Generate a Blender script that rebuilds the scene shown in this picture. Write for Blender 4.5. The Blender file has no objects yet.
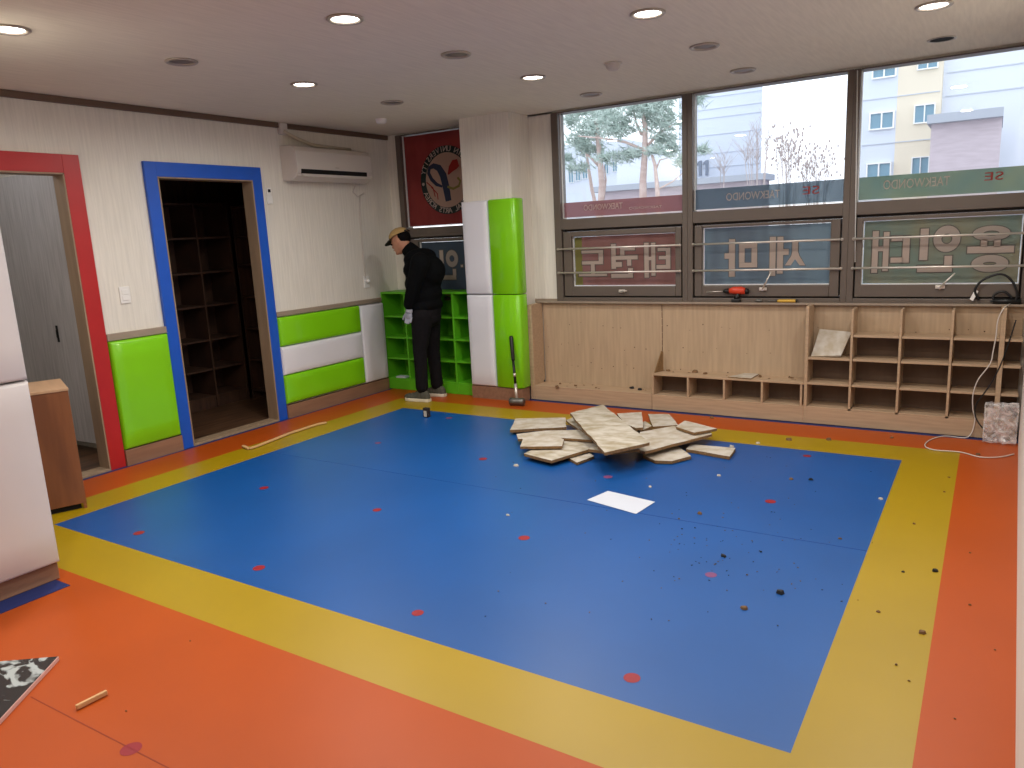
import bpy, bmesh, math, random
from mathutils import Vector, Matrix
random.seed(7)
S = bpy.context.scene
COL = S.collection
PI = math.pi

# ------------------------------------------------------------------ camera
CAM = Vector((5.3819, -6.2199, 1.5514)); FPX = 753.2217
YAW, PIT, ROL = 0.5706, 0.1971, -0.0495
F_ = Vector((-math.sin(YAW)*math.cos(PIT), math.cos(YAW)*math.cos(PIT), -math.sin(PIT)))
R_ = F_.cross(Vector((0, 0, 1))).normalized(); U_ = R_.cross(F_)
RR = R_*math.cos(ROL)+U_*math.sin(ROL); UU = U_*math.cos(ROL)-R_*math.sin(ROL)
cd = bpy.data.cameras.new('camera'); cam = bpy.data.objects.new('camera', cd); COL.objects.link(cam)
cd.sensor_width = 36; cd.lens = FPX/1024*36; cd.clip_start = 0.02; cd.clip_end = 500
m = Matrix.Identity(4)
for i in range(3):
    m[i][0] = RR[i]; m[i][1] = UU[i]; m[i][2] = -F_[i]; m[i][3] = CAM[i]
cam.matrix_world = m
S.camera = cam

# ------------------------------------------------------------------ world + exposure
S.view_settings.view_transform = 'Standard'; S.view_settings.look = 'None'
S.view_settings.exposure = 0.08; S.view_settings.gamma = 1; S.view_settings.use_curve_mapping = False
w = bpy.data.worlds.new('overcast_sky'); S.world = w; w.use_nodes = True
bg = w.node_tree.nodes['Background']; bg.inputs[0].default_value = (0.93, 0.965, 1, 1); bg.inputs[1].default_value = 1.9
LAMP_W = 16
LAMP_COL = (1.0, 0.95, 0.88)

def on(ax, c, u, v):
    """point of the plane ax=c that lies in the direction measured in the photograph"""
    d = F_ + RR*((u-512)/FPX) + UU*((384-v)/FPX); i = 'xyz'.index(ax)
    return CAM + d*((c-CAM[i])/d[i])

# ------------------------------------------------------------------ helpers
def lin(c):
    return tuple(((x/255)/12.92 if x/255 <= .04045 else ((x/255+.055)/1.055)**2.4) for x in c)+(1,)

def mat(name, rgb, rough=.6, metal=0, var=0, scale=(8, 8, 8), bump=0, rgb2=None, spec=.5, coat=0, detail=4, emit=None):
    m = bpy.data.materials.new(name); m.use_nodes = True; nt = m.node_tree; N = nt.nodes; L = nt.links
    b = N['Principled BSDF']; b.inputs['Roughness'].default_value = rough; b.inputs['Metallic'].default_value = metal
    b.inputs['Specular IOR Level'].default_value = spec; b.inputs['Coat Weight'].default_value = coat
    c = lin(rgb); b.inputs['Base Color'].default_value = c
    if emit: b.inputs['Emission Color'].default_value = c; b.inputs['Emission Strength'].default_value = emit
    if var or rgb2:
        tc = N.new('ShaderNodeTexCoord'); mp = N.new('ShaderNodeMapping'); mp.inputs['Scale'].default_value = scale
        no = N.new('ShaderNodeTexNoise'); no.inputs['Scale'].default_value = 1; no.inputs['Detail'].default_value = detail
        L.new(tc.outputs['Object'], mp.inputs[0]); L.new(mp.outputs[0], no.inputs['Vector'])
        rp = N.new('ShaderNodeValToRGB'); rp.color_ramp.elements[0].position = .35; rp.color_ramp.elements[1].position = .65
        if rgb2: rp.color_ramp.elements[0].color = c; rp.color_ramp.elements[1].color = lin(rgb2)
        else:
            rp.color_ramp.elements[0].color = tuple(x*(1-var) for x in c[:3])+(1,)
            rp.color_ramp.elements[1].color = tuple(min(1, x*(1+var)) for x in c[:3])+(1,)
        L.new(no.outputs['Fac'], rp.inputs[0]); L.new(rp.outputs[0], b.inputs['Base Color'])
        if bump:
            bp = N.new('ShaderNodeBump'); bp.inputs['Strength'].default_value = bump; bp.inputs['Distance'].default_value = .01
            L.new(no.outputs['Fac'], bp.inputs['Height']); L.new(bp.outputs[0], b.inputs['Normal'])
    return m

def film(name, rgb, transp=.2, strength=.6, rgb2=None, scale=(6, 6, 3)):
    """sticker film on glass: diffuse + translucent (lit from outside), partly see-through"""
    m = bpy.data.materials.new(name); m.use_nodes = True; nt = m.node_tree; N = nt.nodes; L = nt.links
    N.remove(N['Principled BSDF']); out = N['Material Output']
    d = N.new('ShaderNodeBsdfDiffuse'); t = N.new('ShaderNodeBsdfTranslucent'); tr = N.new('ShaderNodeBsdfTransparent')
    a = N.new('ShaderNodeMixShader'); b = N.new('ShaderNodeMixShader'); c = lin(rgb)
    a.inputs[0].default_value = strength; b.inputs[0].default_value = transp
    for n in (d, t): n.inputs['Color'].default_value = c
    tr.inputs['Color'].default_value = tuple(.5+.5*x for x in c[:3])+(1,)
    if rgb2:
        tc = N.new('ShaderNodeTexCoord'); mp = N.new('ShaderNodeMapping'); mp.inputs['Scale'].default_value = scale
        no = N.new('ShaderNodeTexNoise'); no.inputs['Scale'].default_value = 1; rp = N.new('ShaderNodeValToRGB')
        rp.color_ramp.elements[0].color = c; rp.color_ramp.elements[1].color = lin(rgb2)
        rp.color_ramp.elements[0].position = .4; rp.color_ramp.elements[1].position = .6
        L.new(tc.outputs['Object'], mp.inputs[0]); L.new(mp.outputs[0], no.inputs['Vector']); L.new(no.outputs['Fac'], rp.inputs[0])
        for n in (d, t): L.new(rp.outputs[0], n.inputs['Color'])
    L.new(d.outputs[0], a.inputs[1]); L.new(t.outputs[0], a.inputs[2]); L.new(a.outputs[0], b.inputs[1]); L.new(tr.outputs[0], b.inputs[2])
    L.new(b.outputs[0], out.inputs[0]); return m

def glass(name, tint=(.96, .98, 1), rough=.0, fac=.06):
    m = bpy.data.materials.new(name); m.use_nodes = True; nt = m.node_tree; N = nt.nodes; L = nt.links
    N.remove(N['Principled BSDF']); out = N['Material Output']
    tr = N.new('ShaderNodeBsdfTransparent'); tr.inputs[0].default_value = tint+(1,)
    g = N.new('ShaderNodeBsdfGlossy'); g.inputs['Roughness'].default_value = rough
    fr = N.new('ShaderNodeFresnel'); fr.inputs[0].default_value = 1.45
    mx = N.new('ShaderNodeMixShader'); L.new(fr.outputs[0], mx.inputs[0]); L.new(tr.outputs[0], mx.inputs[1]); L.new(g.outputs[0], mx.inputs[2])
    L.new(mx.outputs[0], out.inputs[0]); return m

class MB:
    def __init__(s): s.v = []; s.f = []; s.m = []; s.sm = []
    def add(s, vs, fs, mi=0, smooth=False):
        o = len(s.v); s.v += [Vector(p) for p in vs]
        for f in fs: s.f.append([o+i for i in f]); s.m.append(mi); s.sm.append(smooth)
        return s
    def box(s, x0, x1, y0, y1, z0, z1, mi=0):
        v = [(x, y, z) for x in (x0, x1) for y in (y0, y1) for z in (z0, z1)]
        return s.add(v, [(0, 1, 3, 2), (4, 6, 7, 5), (0, 4, 5, 1), (2, 3, 7, 6), (0, 2, 6, 4), (1, 5, 7, 3)], mi)
    def obox(s, c, X, Y, Z, mi=0):
        c = Vector(c); X, Y, Z = Vector(X), Vector(Y), Vector(Z)
        v = [c+a*X+b*Y+d*Z for a in (-1, 1) for b in (-1, 1) for d in (-1, 1)]
        return s.add(v, [(0, 1, 3, 2), (4, 6, 7, 5), (0, 4, 5, 1), (2, 3, 7, 6), (0, 2, 6, 4), (1, 5, 7, 3)], mi)
    def prism(s, pts, off, mi=0, smooth=False):
        n = len(pts); P = [Vector(p) for p in pts]; O = Vector(off)
        s.add(P+[p+O for p in P], [list(range(n)), list(range(2*n-1, n-1, -1))]+[[i, n+i, n+(i+1) % n, (i+1) % n] for i in range(n)], mi)
        return s
    def tube(s, pts, r, n=10, mi=0, smooth=True, flat=None):
        P = [Vector(p) for p in pts]; rs = r if isinstance(r, (list, tuple)) else [r]*len(P); rings = []; up = None
        for i, p in enumerate(P):
            t = (P[min(i+1, len(P)-1)]-P[max(i-1, 0)]).normalized()
            if up is None: up = t.orthogonal().normalized()
            a = (up-t*up.dot(t))
            a = a.normalized() if a.length > 1e-6 else t.orthogonal().normalized()
            up = a; b = t.cross(a); rings.append([p+(a*math.cos(2*PI*k/n)+b*math.sin(2*PI*k/n))*rs[i] for k in range(n)])
        vs = [q for rg in rings for q in rg]; fs = []
        for i in range(len(P)-1):
            for k in range(n): fs.append((i*n+k, i*n+(k+1) % n, (i+1)*n+(k+1) % n, (i+1)*n+k))
        o = len(s.v); s.add(vs, fs, mi, smooth)
        s.f.append([o+k for k in range(n)][::-1]); s.m.append(mi); s.sm.append(False)
        s.f.append([o+(len(P)-1)*n+k for k in range(n)]); s.m.append(mi); s.sm.append(False)
        return s
    def lathe(s, c, prof, n=24, mi=0, axis=(0, 0, 1), smooth=True):
        ax = Vector(axis).normalized(); a = ax.orthogonal().normalized(); b = ax.cross(a); c = Vector(c); vs = []; fs = []
        for r, h in prof:
            for k in range(n): vs.append(c+ax*h+(a*math.cos(2*PI*k/n)+b*math.sin(2*PI*k/n))*max(r, 1e-5))
        for i in range(len(prof)-1):
            for k in range(n): fs.append((i*n+k, i*n+(k+1) % n, (i+1)*n+(k+1) % n, (i+1)*n+k))
        return s.add(vs, fs, mi, smooth)
    def ell(s, c, rx, ry, rz, mi=0, rot=None, n=16, k=10):
        vs = []; fs = []; c = Vector(c); rot = rot or Matrix.Identity(3)
        for i in range(k+1):
            th = PI*i/k
            for j in range(n):
                vs.append(c+rot @ Vector((rx*math.sin(th)*math.cos(2*PI*j/n), ry*math.sin(th)*math.sin(2*PI*j/n), rz*math.cos(th))))
        for i in range(k):
            for j in range(n): fs.append((i*n+j, (i+1)*n+j, (i+1)*n+(j+1) % n, i*n+(j+1) % n))
        return s.add(vs, fs, mi, True)
    def cushion(s, o, U, V, W, mi=0, n=10, k=.35):
        """padded block: o corner, U,V edge vectors, W outward thickness"""
        o, U, V, W = map(Vector, (o, U, V, W)); vs = []; fs = []; lu, lv, t = U.length, V.length, W.length
        def stops(L):
            e = min(.018, L*.2)
            return [0, e*.12/L, e*.45/L, e/L]+[e/L+(1-2*e/L)*i/6 for i in range(1, 6)]+[1-e/L, 1-e*.45/L, 1-e*.12/L, 1]
        su, sv = stops(lu), stops(lv)
        def prof(x, L):
            d = min(x, 1-x)*L; e = min(.018, L*.2); q = min(d/e, 1)
            return math.sqrt(max(0, 1-(1-q)**2))*(1+.12*(1-(2*x-1)**2))
        for a in su:
            for b in sv: vs.append(o+U*a+V*b+W*(.35+.6*min(prof(a, lu), prof(b, lv))))
        nu, nv = len(su), len(sv)
        for i in range(nu-1):
            for j in range(nv-1): fs.append((i*nv+j, (i+1)*nv+j, (i+1)*nv+j+1, i*nv+j+1))
        s.add(vs, fs, mi, True)
        B = [o, o+U, o+U+V, o+V]; s.add([p for p in B]+[p+W*.35 for p in B], [(0, 1, 5, 4), (1, 2, 6, 5), (2, 3, 7, 6), (3, 0, 4, 7), (0, 3, 2, 1)], mi)
        return s
    def build(s, name, mats, parent=None, bevel=0, seg=2, origin=None, local=False, weld=False):
        if not isinstance(mats, (list, tuple)): mats = [mats]
        if parent is not None:
            o = Vector((0, 0, 0)) if local else parent_origin(parent)
        elif origin is not None: o = Vector(origin)
        else:
            xs = [v.x for v in s.v]; ys = [v.y for v in s.v]; zs = [v.z for v in s.v]
            o = Vector(((min(xs)+max(xs))/2, (min(ys)+max(ys))/2, min(zs)))
        me = bpy.data.meshes.new(name); me.from_pydata([tuple(v-o) for v in s.v], [], s.f)
        for m_ in mats: me.materials.append(m_)
        for p, mi, sm in zip(me.polygons, s.m, s.sm): p.material_index = mi; p.use_smooth = sm
        bm = bmesh.new(); bm.from_mesh(me)
        if weld: bmesh.ops.remove_doubles(bm, verts=bm.verts, dist=1e-5)
        bmesh.ops.recalc_face_normals(bm, faces=bm.faces); bm.to_mesh(me); bm.free()
        ob = bpy.data.objects.new(name, me); COL.objects.link(ob)
        if parent is not None: ob.parent = parent
        else: ob.location = o
        if bevel:
            b = ob.modifiers.new('bevel', 'BEVEL'); b.width = bevel; b.segments = seg; b.limit_method = 'ANGLE'; b.angle_limit = .7
        return ob

def parent_origin(p):
    o = Vector((0, 0, 0))
    while p is not None: o = o+p.location; p = p.parent
    return o
def tag(o, label=None, cat=None, group=None, kind=None):
    if label: o['label'] = label
    if cat: o['category'] = cat
    if group: o['group'] = group
    if kind: o['kind'] = kind
    return o
def empty(name, loc, label=None, cat=None, group=None, kind=None, rz=0):
    o = bpy.data.objects.new(name, None); COL.objects.link(o); o.location = loc; o.rotation_euler = (0, 0, rz); o.empty_display_size = .1
    return tag(o, label, cat, group, kind)
def children(o): return [c for c in bpy.data.objects if c.parent == o]
def copy_tree(o, loc=None, parent=None):
    c = o.copy(); COL.objects.link(c); c.parent = parent
    if loc is not None: c.location = loc
    for ch in children(o): copy_tree(ch, None, c)
    return c
def remesh_build(mb, name, mats, parent, voxel=.008, smooth=6, origin=None):
    """fuse overlapping volumes into one continuous smooth surface and bake it"""
    ob = mb.build(name, mats, parent, origin=origin)
    r = ob.modifiers.new('r', 'REMESH'); r.mode = 'VOXEL'; r.voxel_size = voxel; r.use_smooth_shade = True
    if smooth:
        q = ob.modifiers.new('s', 'SMOOTH'); q.factor = .5; q.iterations = smooth
    dg = bpy.context.evaluated_depsgraph_get(); dg.update()
    me = bpy.data.meshes.new_from_object(ob.evaluated_get(dg)); ob.modifiers.clear(); old = ob.data; ob.data = me
    me.materials.clear()
    for m_ in (mats if isinstance(mats, (list, tuple)) else [mats]): me.materials.append(m_)
    for p in me.polygons: p.material_index = 0; p.use_smooth = True
    me.name = name; return ob
def text_mesh(txt, size, extrude=.0015):
    cu = bpy.data.curves.new('t', 'FONT'); cu.body = txt; cu.size = size; cu.extrude = extrude; cu.align_x = 'CENTER'; cu.align_y = 'CENTER'; cu.resolution_u = 3
    ob = bpy.data.objects.new('t', cu); COL.objects.link(ob); dg = bpy.context.evaluated_depsgraph_get(); dg.update()
    me = bpy.data.meshes.new_from_object(ob.evaluated_get(dg)); v = [x.co.copy() for x in me.vertices]; f = [list(p.vertices) for p in me.polygons]
    bpy.data.objects.remove(ob); bpy.data.curves.remove(cu); bpy.data.meshes.remove(me); return v, f

# ------------------------------------------------------------------ materials
M = {}
M['wall'] = mat('wallpaper', (224, 219, 208), .85, var=.05, scale=(60, 60, 3), bump=.25)
M['ceil'] = mat('ceiling_paper', (226, 220, 204), .9, var=.04, scale=(50, 4, 50), bump=.15)
M['white_wall'] = mat('white_wall', (222, 216, 210), .8, var=.02)
M['blue'] = mat('blue_mat', (4, 76, 146), .4, spec=.7, var=.07, scale=(1.2, 1.2, 1), bump=.02, detail=8)
M['yellow'] = mat('yellow_mat', (160, 132, 2), .4, spec=.6, var=.04, scale=(1.5, 1.5, 1), detail=8)
M['orange'] = mat('orange_mat', (170, 73, 14), .42, spec=.35, var=.04, scale=(1.5, 1.5, 1), detail=8)
M['dot'] = mat('red_dot', (140, 24, 36), .45)
M['dotp'] = mat('pink_dot', (120, 66, 110), .45)
M['tape'] = mat('navy_tape', (22, 40, 98), .6)
M['seam'] = mat('seam', (16, 60, 130), .7)
M['lime'] = mat('lime_vinyl', (128, 206, 22), .22, var=.03, scale=(3, 3, 3), coat=.2)
M['wvinyl'] = mat('white_vinyl', (222, 222, 228), .3, var=.02, scale=(3, 3, 3), coat=.1)
M['pinkvinyl'] = mat('offwhite_vinyl', (206, 202, 202), .35, var=.02, scale=(3, 3, 3), coat=.1)
M['greenpaint'] = mat('green_board', (92, 180, 30), .45, var=.03)
M['red_frame'] = mat('red_frame', (176, 30, 32), .4, var=.03)
M['blue_frame'] = mat('blue_frame', (20, 84, 190), .4, var=.03)
M['jamb'] = mat('jamb_wood', (150, 128, 104), .6, var=.1, scale=(20, 20, 2))
M['basewood'] = mat('base_wood', (138, 104, 82), .5, var=.12, scale=(30, 3, 30))
M['rail'] = mat('chair_rail', (150, 134, 118), .5, var=.06, scale=(20, 3, 30))
M['crown'] = mat('crown_brown', (98, 76, 62), .5, var=.08, scale=(20, 3, 30))
M['ply'] = mat('plywood', (178, 154, 126), .7, var=.07, scale=(40, 40, 3), bump=.1)
M['plyH'] = mat('plywood_board', (176, 150, 122), .65, var=.08, scale=(4, 40, 60), bump=.08)
M['bayshade'] = mat('bay_back_shade', (104, 84, 68), .8, var=.06, scale=(30, 30, 3))  # plywood back darkened, shelf shade put into its colour
M['hole'] = mat('nail_hole', (70, 46, 30), .9)
M['frame'] = mat('window_bronze', (96, 86, 78), .4, var=.03, metal=.0)
M['frame_d'] = mat('window_bronze_dark', (42, 34, 32), .5)
M['frame_l'] = mat('window_gasket', (225, 225, 222), .5)
M['steel'] = mat('steel', (222, 216, 208), .38, metal=.75)
M['dsteel'] = mat('dark_steel', (110, 108, 104), .4, metal=.8)
M['glass'] = glass('window_glass')
M['wrap'] = mat('pipe_wrap', (190, 178, 158), .8)
M['white'] = mat('white_plastic', (232, 230, 226), .4)
M['acwhite'] = mat('ac_plastic', (208, 200, 192), .4)
M['black'] = mat('black_plastic', (14, 14, 15), .45)
M['dark'] = mat('dark_gap', (8, 8, 8), .9)
M['cab'] = mat('cabinet_oak', (142, 88, 50), .5, rgb2=(112, 66, 38), scale=(9, 9, 1.2), detail=6)
M['cabtop'] = mat('cabinet_top', (186, 150, 116), .55, var=.06, scale=(3, 20, 20))
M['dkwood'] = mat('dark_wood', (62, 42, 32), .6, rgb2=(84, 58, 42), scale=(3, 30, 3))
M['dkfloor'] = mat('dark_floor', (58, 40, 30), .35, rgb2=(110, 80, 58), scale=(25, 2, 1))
M['leaf'] = mat('door_leaf_grey', (164, 160, 160), .5, rgb2=(184, 180, 180), scale=(50, 50, 3))
M['board'] = mat('broken_board_face', (172, 160, 140), .85, rgb2=(196, 190, 180), scale=(14, 14, 14), detail=5)
M['boardp'] = mat('board_glue_marks', (158, 146, 122), .85, rgb2=(198, 192, 180), scale=(9, 16, 9), detail=3)
M['edge'] = mat('board_edge', (126, 96, 62), .9, var=.2, scale=(60, 60, 60))
M['paper'] = mat('white_paper', (198, 204, 216), .7, var=.01)
M['stick'] = mat('stick_wood', (206, 166, 116), .6, var=.06)
M['chipw'] = mat('chip_pale', (196, 188, 172), .8, var=.1)
M['chipb'] = mat('chip_brown', (112, 84, 56), .8, var=.2)
M['chipd'] = mat('chip_dark', (18, 18, 20), .6)
M['skin'] = mat('skin', (178, 126, 100), .55)
M['hair'] = mat('hair', (8, 6, 6), .8, spec=.1)
M['jacket'] = mat('jacket_black', (6, 7, 9), .9, spec=.12, var=.15, scale=(30, 30, 30), bump=.15)
M['trouser'] = mat('trouser_charcoal', (20, 18, 21), .9, spec=.15, var=.15, scale=(30, 30, 30), bump=.15)
M['cap'] = mat('cap_tan', (168, 138, 88), .8, var=.05)
M['capd'] = mat('cap_brim', (34, 28, 24), .7)
M['glove'] = mat('glove_grey', (150, 152, 164), .8, var=.06)
M['shoe'] = mat('shoe_grey_green', (74, 72, 62), .8, var=.1, scale=(40, 40, 40))
M['sole'] = mat('shoe_sole', (216, 206, 186), .6)
M['unlit'] = mat('unlit_lamp', (112, 102, 92), .35); M['detector'] = mat('detector', (196, 188, 178), .5)
M['chrome'] = mat('lamp_ring', (176, 166, 154), .35, metal=.3)
M['lamp'] = mat('lit_lamp', (255, 250, 242), .5, emit=14)
M['orangeplastic'] = mat('orange_plastic', (206, 62, 34), .4)
M['yellowplastic'] = mat('yellow_handle', (208, 164, 60), .4)

def structure(mb, name, mats, **k):
    return tag(mb.build(name, mats, **k), kind='structure')

# ================================================================== ROOM
H = 2.6; NY = -7.6
XR = 5.60
# floor slab
structure(MB().box(-1.7, XR+.4, NY, .3, -.2, -.004), 'floor', M['tape'])
structure(MB().box(-.2, XR+.4, NY, .25, H, H+.12), 'ceiling', M['ceil'])
# left wall with two openings
DR = (-4.3, -3.352); DB = (-2.668, -1.787); DT = 2.1
lw = MB()
lw.box(-.098, 0, NY, DR[0], -.02, H); lw.box(-.098, 0, DR[0], DR[1], DT, H); lw.box(-.098, 0, DR[1], DB[0], -.02, H)
lw.box(-.098, 0, DB[0], DB[1], DT, H); lw.box(-.098, 0, DB[1], .12, -.02, H)
structure(lw, 'wall_left', M['wall'])
# far (window) wall
fw = MB()
fw.box(0, .135, 0, .12, -.02, H)
fw.box(.135, 1.3, 0, .12, -.02, .93); fw.box(1.3, 1.955, 0, .12, -.02, H)
fw.box(1.955, XR+.02, -.0, .12, -.02, .905)
fw.box(.135, XR+.02, .0, .12, 2.585, H)
structure(fw, 'wall_far', M['wall'])
# right wall: very slightly out of square
a = Vector((5.612, .12, 0)); b = Vector((5.50, -5.2, 0)); c = Vector((5.50, -5.2, 0))
structure(MB().prism([a+Vector((0, 0, .0005)), b+Vector((0, 0, .0005)), b+Vector((.3, 0, .0005)), a+Vector((.3, 0, .0005))], (0, 0, H-.0005)), 'wall_right', M['white_wall'])
structure(MB().box(5.7, 5.82, NY, -5.2, .0005, H), 'wall_right_rear', M['white_wall'])
structure(MB().box(-.12, XR+.3, NY-.12, NY, -.02, H), 'wall_near', M['wall'])
# column by the windows
structure(MB().box(1.165, 1.70, -.33, 0, -.02, H), 'wall_column', M['wall'])
structure(MB().box(1.163, 1.742, -.372, -.331, -.02, .12).box(1.7005, 1.742, -.331, -.24, -.02, .12), 'baseboard_column', M['basewood'], bevel=.003)
# left foreground column
structure(MB().box(1.1, 1.585, -5.6, -4.545, .0005, H), 'wall_column_front', M['wall'])
structure(MB().box(1.586, 1.612, -5.6, -4.53, .0035, .088), 'baseboard_front', M['basewood'], bevel=.003)
structure(MB().box(1.586, 1.74, -5.6, -4.55, .0005, .003), 'trim_4', M['tape'])
# crown, chair rail, baseboards
structure(MB().box(.0005, .03, NY, -1.44, 2.555, H-.001).box(.0005, .03, -1.36, -.01, 2.555, H-.001), 'trim_1', M['crown'], bevel=.004)
structure(MB().box(.0005, .035, -3.235, -2.765, .93, .98).box(.0005, .035, -1.69, -.31, .925, .965), 'trim_2', M['rail'], bevel=.004)
structure(MB().box(.0005, .045, -3.235, -2.765, -.02, .115).box(.0005, .045, -1.69, -.31, -.02, .115), 'baseboard_left', M['basewood'], bevel=.003)
structure(MB().box(.115, XR, -.001, -.0005, .9, .93), 'trim_3', M['rail'])

# sports mats on the floor: three coloured areas
def ring(x0, x1, y0, y1, X0, X1, Y0, Y1, z0=-.0035, z1=0):
    mb = MB(); mb.box(X0, x0, Y0, Y1, z0, z1); mb.box(x1, X1, Y0, Y1, z0, z1); mb.box(x0, x1, Y0, y0, z0, z1); mb.box(x0, x1, y1, Y1, z0, z1); return mb
BX0, BX1, BY0, BY1 = .797, 4.967, -4.145, -.982
YX0, YX1, YY0, YY1 = .488, 5.279, -4.465, -.654
def dot(mb, x, y, r, mi):
    n = 20; mb.add([(x+r*math.cos(2*PI*k/n), y+r*math.sin(2*PI*k/n), .0008) for k in range(n)], [list(range(n))], mi)
bl = MB().box(BX0, BX1, BY0, BY1, -.0035, 0)
for k, (x, y) in enumerate([(1.413, -2.012), (2.423, -2.037), (1.446, -3.148), (2.418, -3.134), (1.453, -1.143), (3.393, -2.043), (4.415, -1.114), (4.407, -2.067), (3.415, -3.113), (3.421, -3.99), (4.402, -4.008), (2.425, -3.997), (4.397, -3.106), (1.41, -3.995)]):
    dot(bl, x, y, .03 if k % 3 else .026, 2 if k in (4, 5, 0, 12) else 1)
bl.box(3.0, BX1, -2.545, -2.54, 0, .0008, 3); bl.box(BX0, 3.0, -2.5446, -2.5424, 0, .0006, 3)
tag(bl.build('training_mat', [M['blue'], M['dot'], M['dotp'], M['seam']]), 'large blue training mat with small red dots covering the middle of the floor', 'floor mat', 'coloured floor mats')
tag(ring(BX0, BX1, BY0, BY1, YX0, YX1, YY0, YY1) .build('training_mat', M['yellow']), 'yellow mat border framing the blue mat on the floor', 'floor mat', 'coloured floor mats')
om = ring(YX0, YX1, YY0, YY1, .085, XR+.05, NY+.05, -.30)
dot(om, 3.157, -5.106, .033, 1)
q0, q1 = on('z', .0004, 30, 697), on('z', .0004, 175, 772)
om.prism([q0, q1, q1+Vector((.002, .004, 0)), q0+Vector((.002, .004, 0))], (0, 0, .0004), 2)
M['oseam'] = mat('orange_seam', (136, 48, 14), .7)
tag(om.build('training_mat', [M['orange'], M['dot'], M['oseam']]), 'orange mat band around the edge of the room outside the yellow border', 'floor mat', 'coloured floor mats')

# ------------------------------------------------------------------ doors
def door_frame(name, y0, y1, w, m_, z=2.225, inner=DT):
    r = empty(name, (0, (y0+y1)/2, 0), kind='structure')
    mb = MB(); mb.box(.0005, .03, y0-w, y0, -.02, z); mb.box(.0005, .03, y1, y1+w, -.02, z); mb.box(.0005, .03, y0, y1, inner, z)
    mb.build('casing', m_, r, bevel=.002)
    j = MB(); t = .012
    j.box(-.10, .0305, y0+.0005, y0+t, -.02, inner); j.box(-.10, .0305, y1-t, y1-.0005, -.02, inner); j.box(-.10, .0305, y0, y1, inner-t, inner-.0005)
    j.box(-.10, .03, y0, y1, -.0205, .012)
    j.build('jamb', M['jamb'], r, bevel=.002); return r
d1 = door_frame('door_1', DR[0], DR[1], .115, M['red_frame'], 2.222, 2.1)
d2 = door_frame('door_2', DB[0], DB[1], .095, M['blue_frame'], 2.208, 2.1)
# room behind red door
structure(MB().box(-1.7, -1.6, -5.0, -3.0, -.02, H).box(-1.6, -.12, -5.1, -5.0, -.02, H).box(-1.6, -.12, -3.05, -2.98, -.02, H).box(-1.7, -.12, -5.1, -3.0, H, H+.1), 'wall_changing_room', M['wall'])
structure(MB().box(-1.6, -.12, -5.0, -3.05, -.0039, .0), 'floor_changing_room', M['dkfloor'])
LA = on('z', .09, 101, 444.6); LB = on('z', .09, 79, 441)
lf = empty('door_leaf', LA, 'pale grey woodgrain door leaf standing open inside the red framed doorway', 'door', rz=math.atan2(LB.y-LA.y, LB.x-LA.x))
MB().box(-.0, 1.15, -.04, 0.0, 0, 2.08).build('panel', M['leaf'], lf, local=True, bevel=.002)
MB().box(.33, .352, .0005, .006, .80, .93).box(.336, .346, .0062, .012, .835, .895).build('lock_hole', M['dark'], lf, local=True)
cl = empty('ceiling_light', (-.75, -3.9, H), 'unseen lamp added to brighten the door leaf in the room behind the red door frame', 'ceiling light')  # added lamp, out of view, to brighten the grey door leaf
MB().lathe((-.75, -3.9, H), [(0, -.05), (.09, -.045), (.12, -.02), (.12, -.001)], 24).build('shade', mat('added_lamp', (240, 244, 255), .5, emit=3), cl)
ld = bpy.data.lights.new('leaf_fill_glow', 'POINT'); ld.energy = 6; ld.color = (.95, .96, 1); ld.shadow_soft_size = .1
lo = bpy.data.objects.new('leaf_fill_glow', ld); COL.objects.link(lo); lo.parent = cl; lo.location = (0, 0, -.17)
# storage room behind blue door
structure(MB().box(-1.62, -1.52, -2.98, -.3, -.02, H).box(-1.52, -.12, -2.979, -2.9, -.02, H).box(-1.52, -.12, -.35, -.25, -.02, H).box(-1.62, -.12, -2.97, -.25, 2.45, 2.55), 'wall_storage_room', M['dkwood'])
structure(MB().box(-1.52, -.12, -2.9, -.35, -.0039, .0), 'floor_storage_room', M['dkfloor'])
def cubby(name, label, x0, x1, ycols, zs, kick, m_, y_back=None, group=None):
    """shelving that faces +x: uprights at ycols, boards at zs"""
    r = empty(name, ((x0+x1)/2, (ycols[0]+ycols[-1])/2, 0), label, 'shelf', group); t = .018
    MB().box(x0, x0+.008, ycols[0], ycols[-1], 0, zs[-1]).build('back_panel', m_, r)
    for y in ycols: MB().box(x0+.009, x1, y-t/2, y+t/2, 0, zs[-1]).build('upright', m_, r)
    for z in zs:
        MB().box(x0+.009, x1-.004, ycols[0]+t/2, ycols[-1]-t/2, z-t, z).build('shelf_board', m_, r)
    MB().box(x1-.03, x1-.012, ycols[0]+t/2, ycols[-1]-t/2, 0, zs[0]-t).build('kick_board', m_, r)
    return r
zs = [on('x', -1.07, 175, v).z for v in (405, 376, 345, 309, 274, 238, 203)]
ys = [on('x', -1.07, *q).y for q in ((193, 205), (226, 205))]
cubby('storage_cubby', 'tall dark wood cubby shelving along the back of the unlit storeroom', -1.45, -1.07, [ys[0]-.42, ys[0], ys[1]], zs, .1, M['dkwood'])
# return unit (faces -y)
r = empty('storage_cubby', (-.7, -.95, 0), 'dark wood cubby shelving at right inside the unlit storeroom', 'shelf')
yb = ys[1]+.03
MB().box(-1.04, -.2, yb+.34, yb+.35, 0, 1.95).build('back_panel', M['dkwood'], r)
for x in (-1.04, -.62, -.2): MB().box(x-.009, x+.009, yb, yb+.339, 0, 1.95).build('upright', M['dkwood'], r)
for z in (.1, .42, .74, 1.06, 1.38, 1.66, 1.95): MB().box(-1.03, -.21, yb+.004, yb+.338, z-.018, z).build('shelf_board', M['dkwood'], r)

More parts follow.
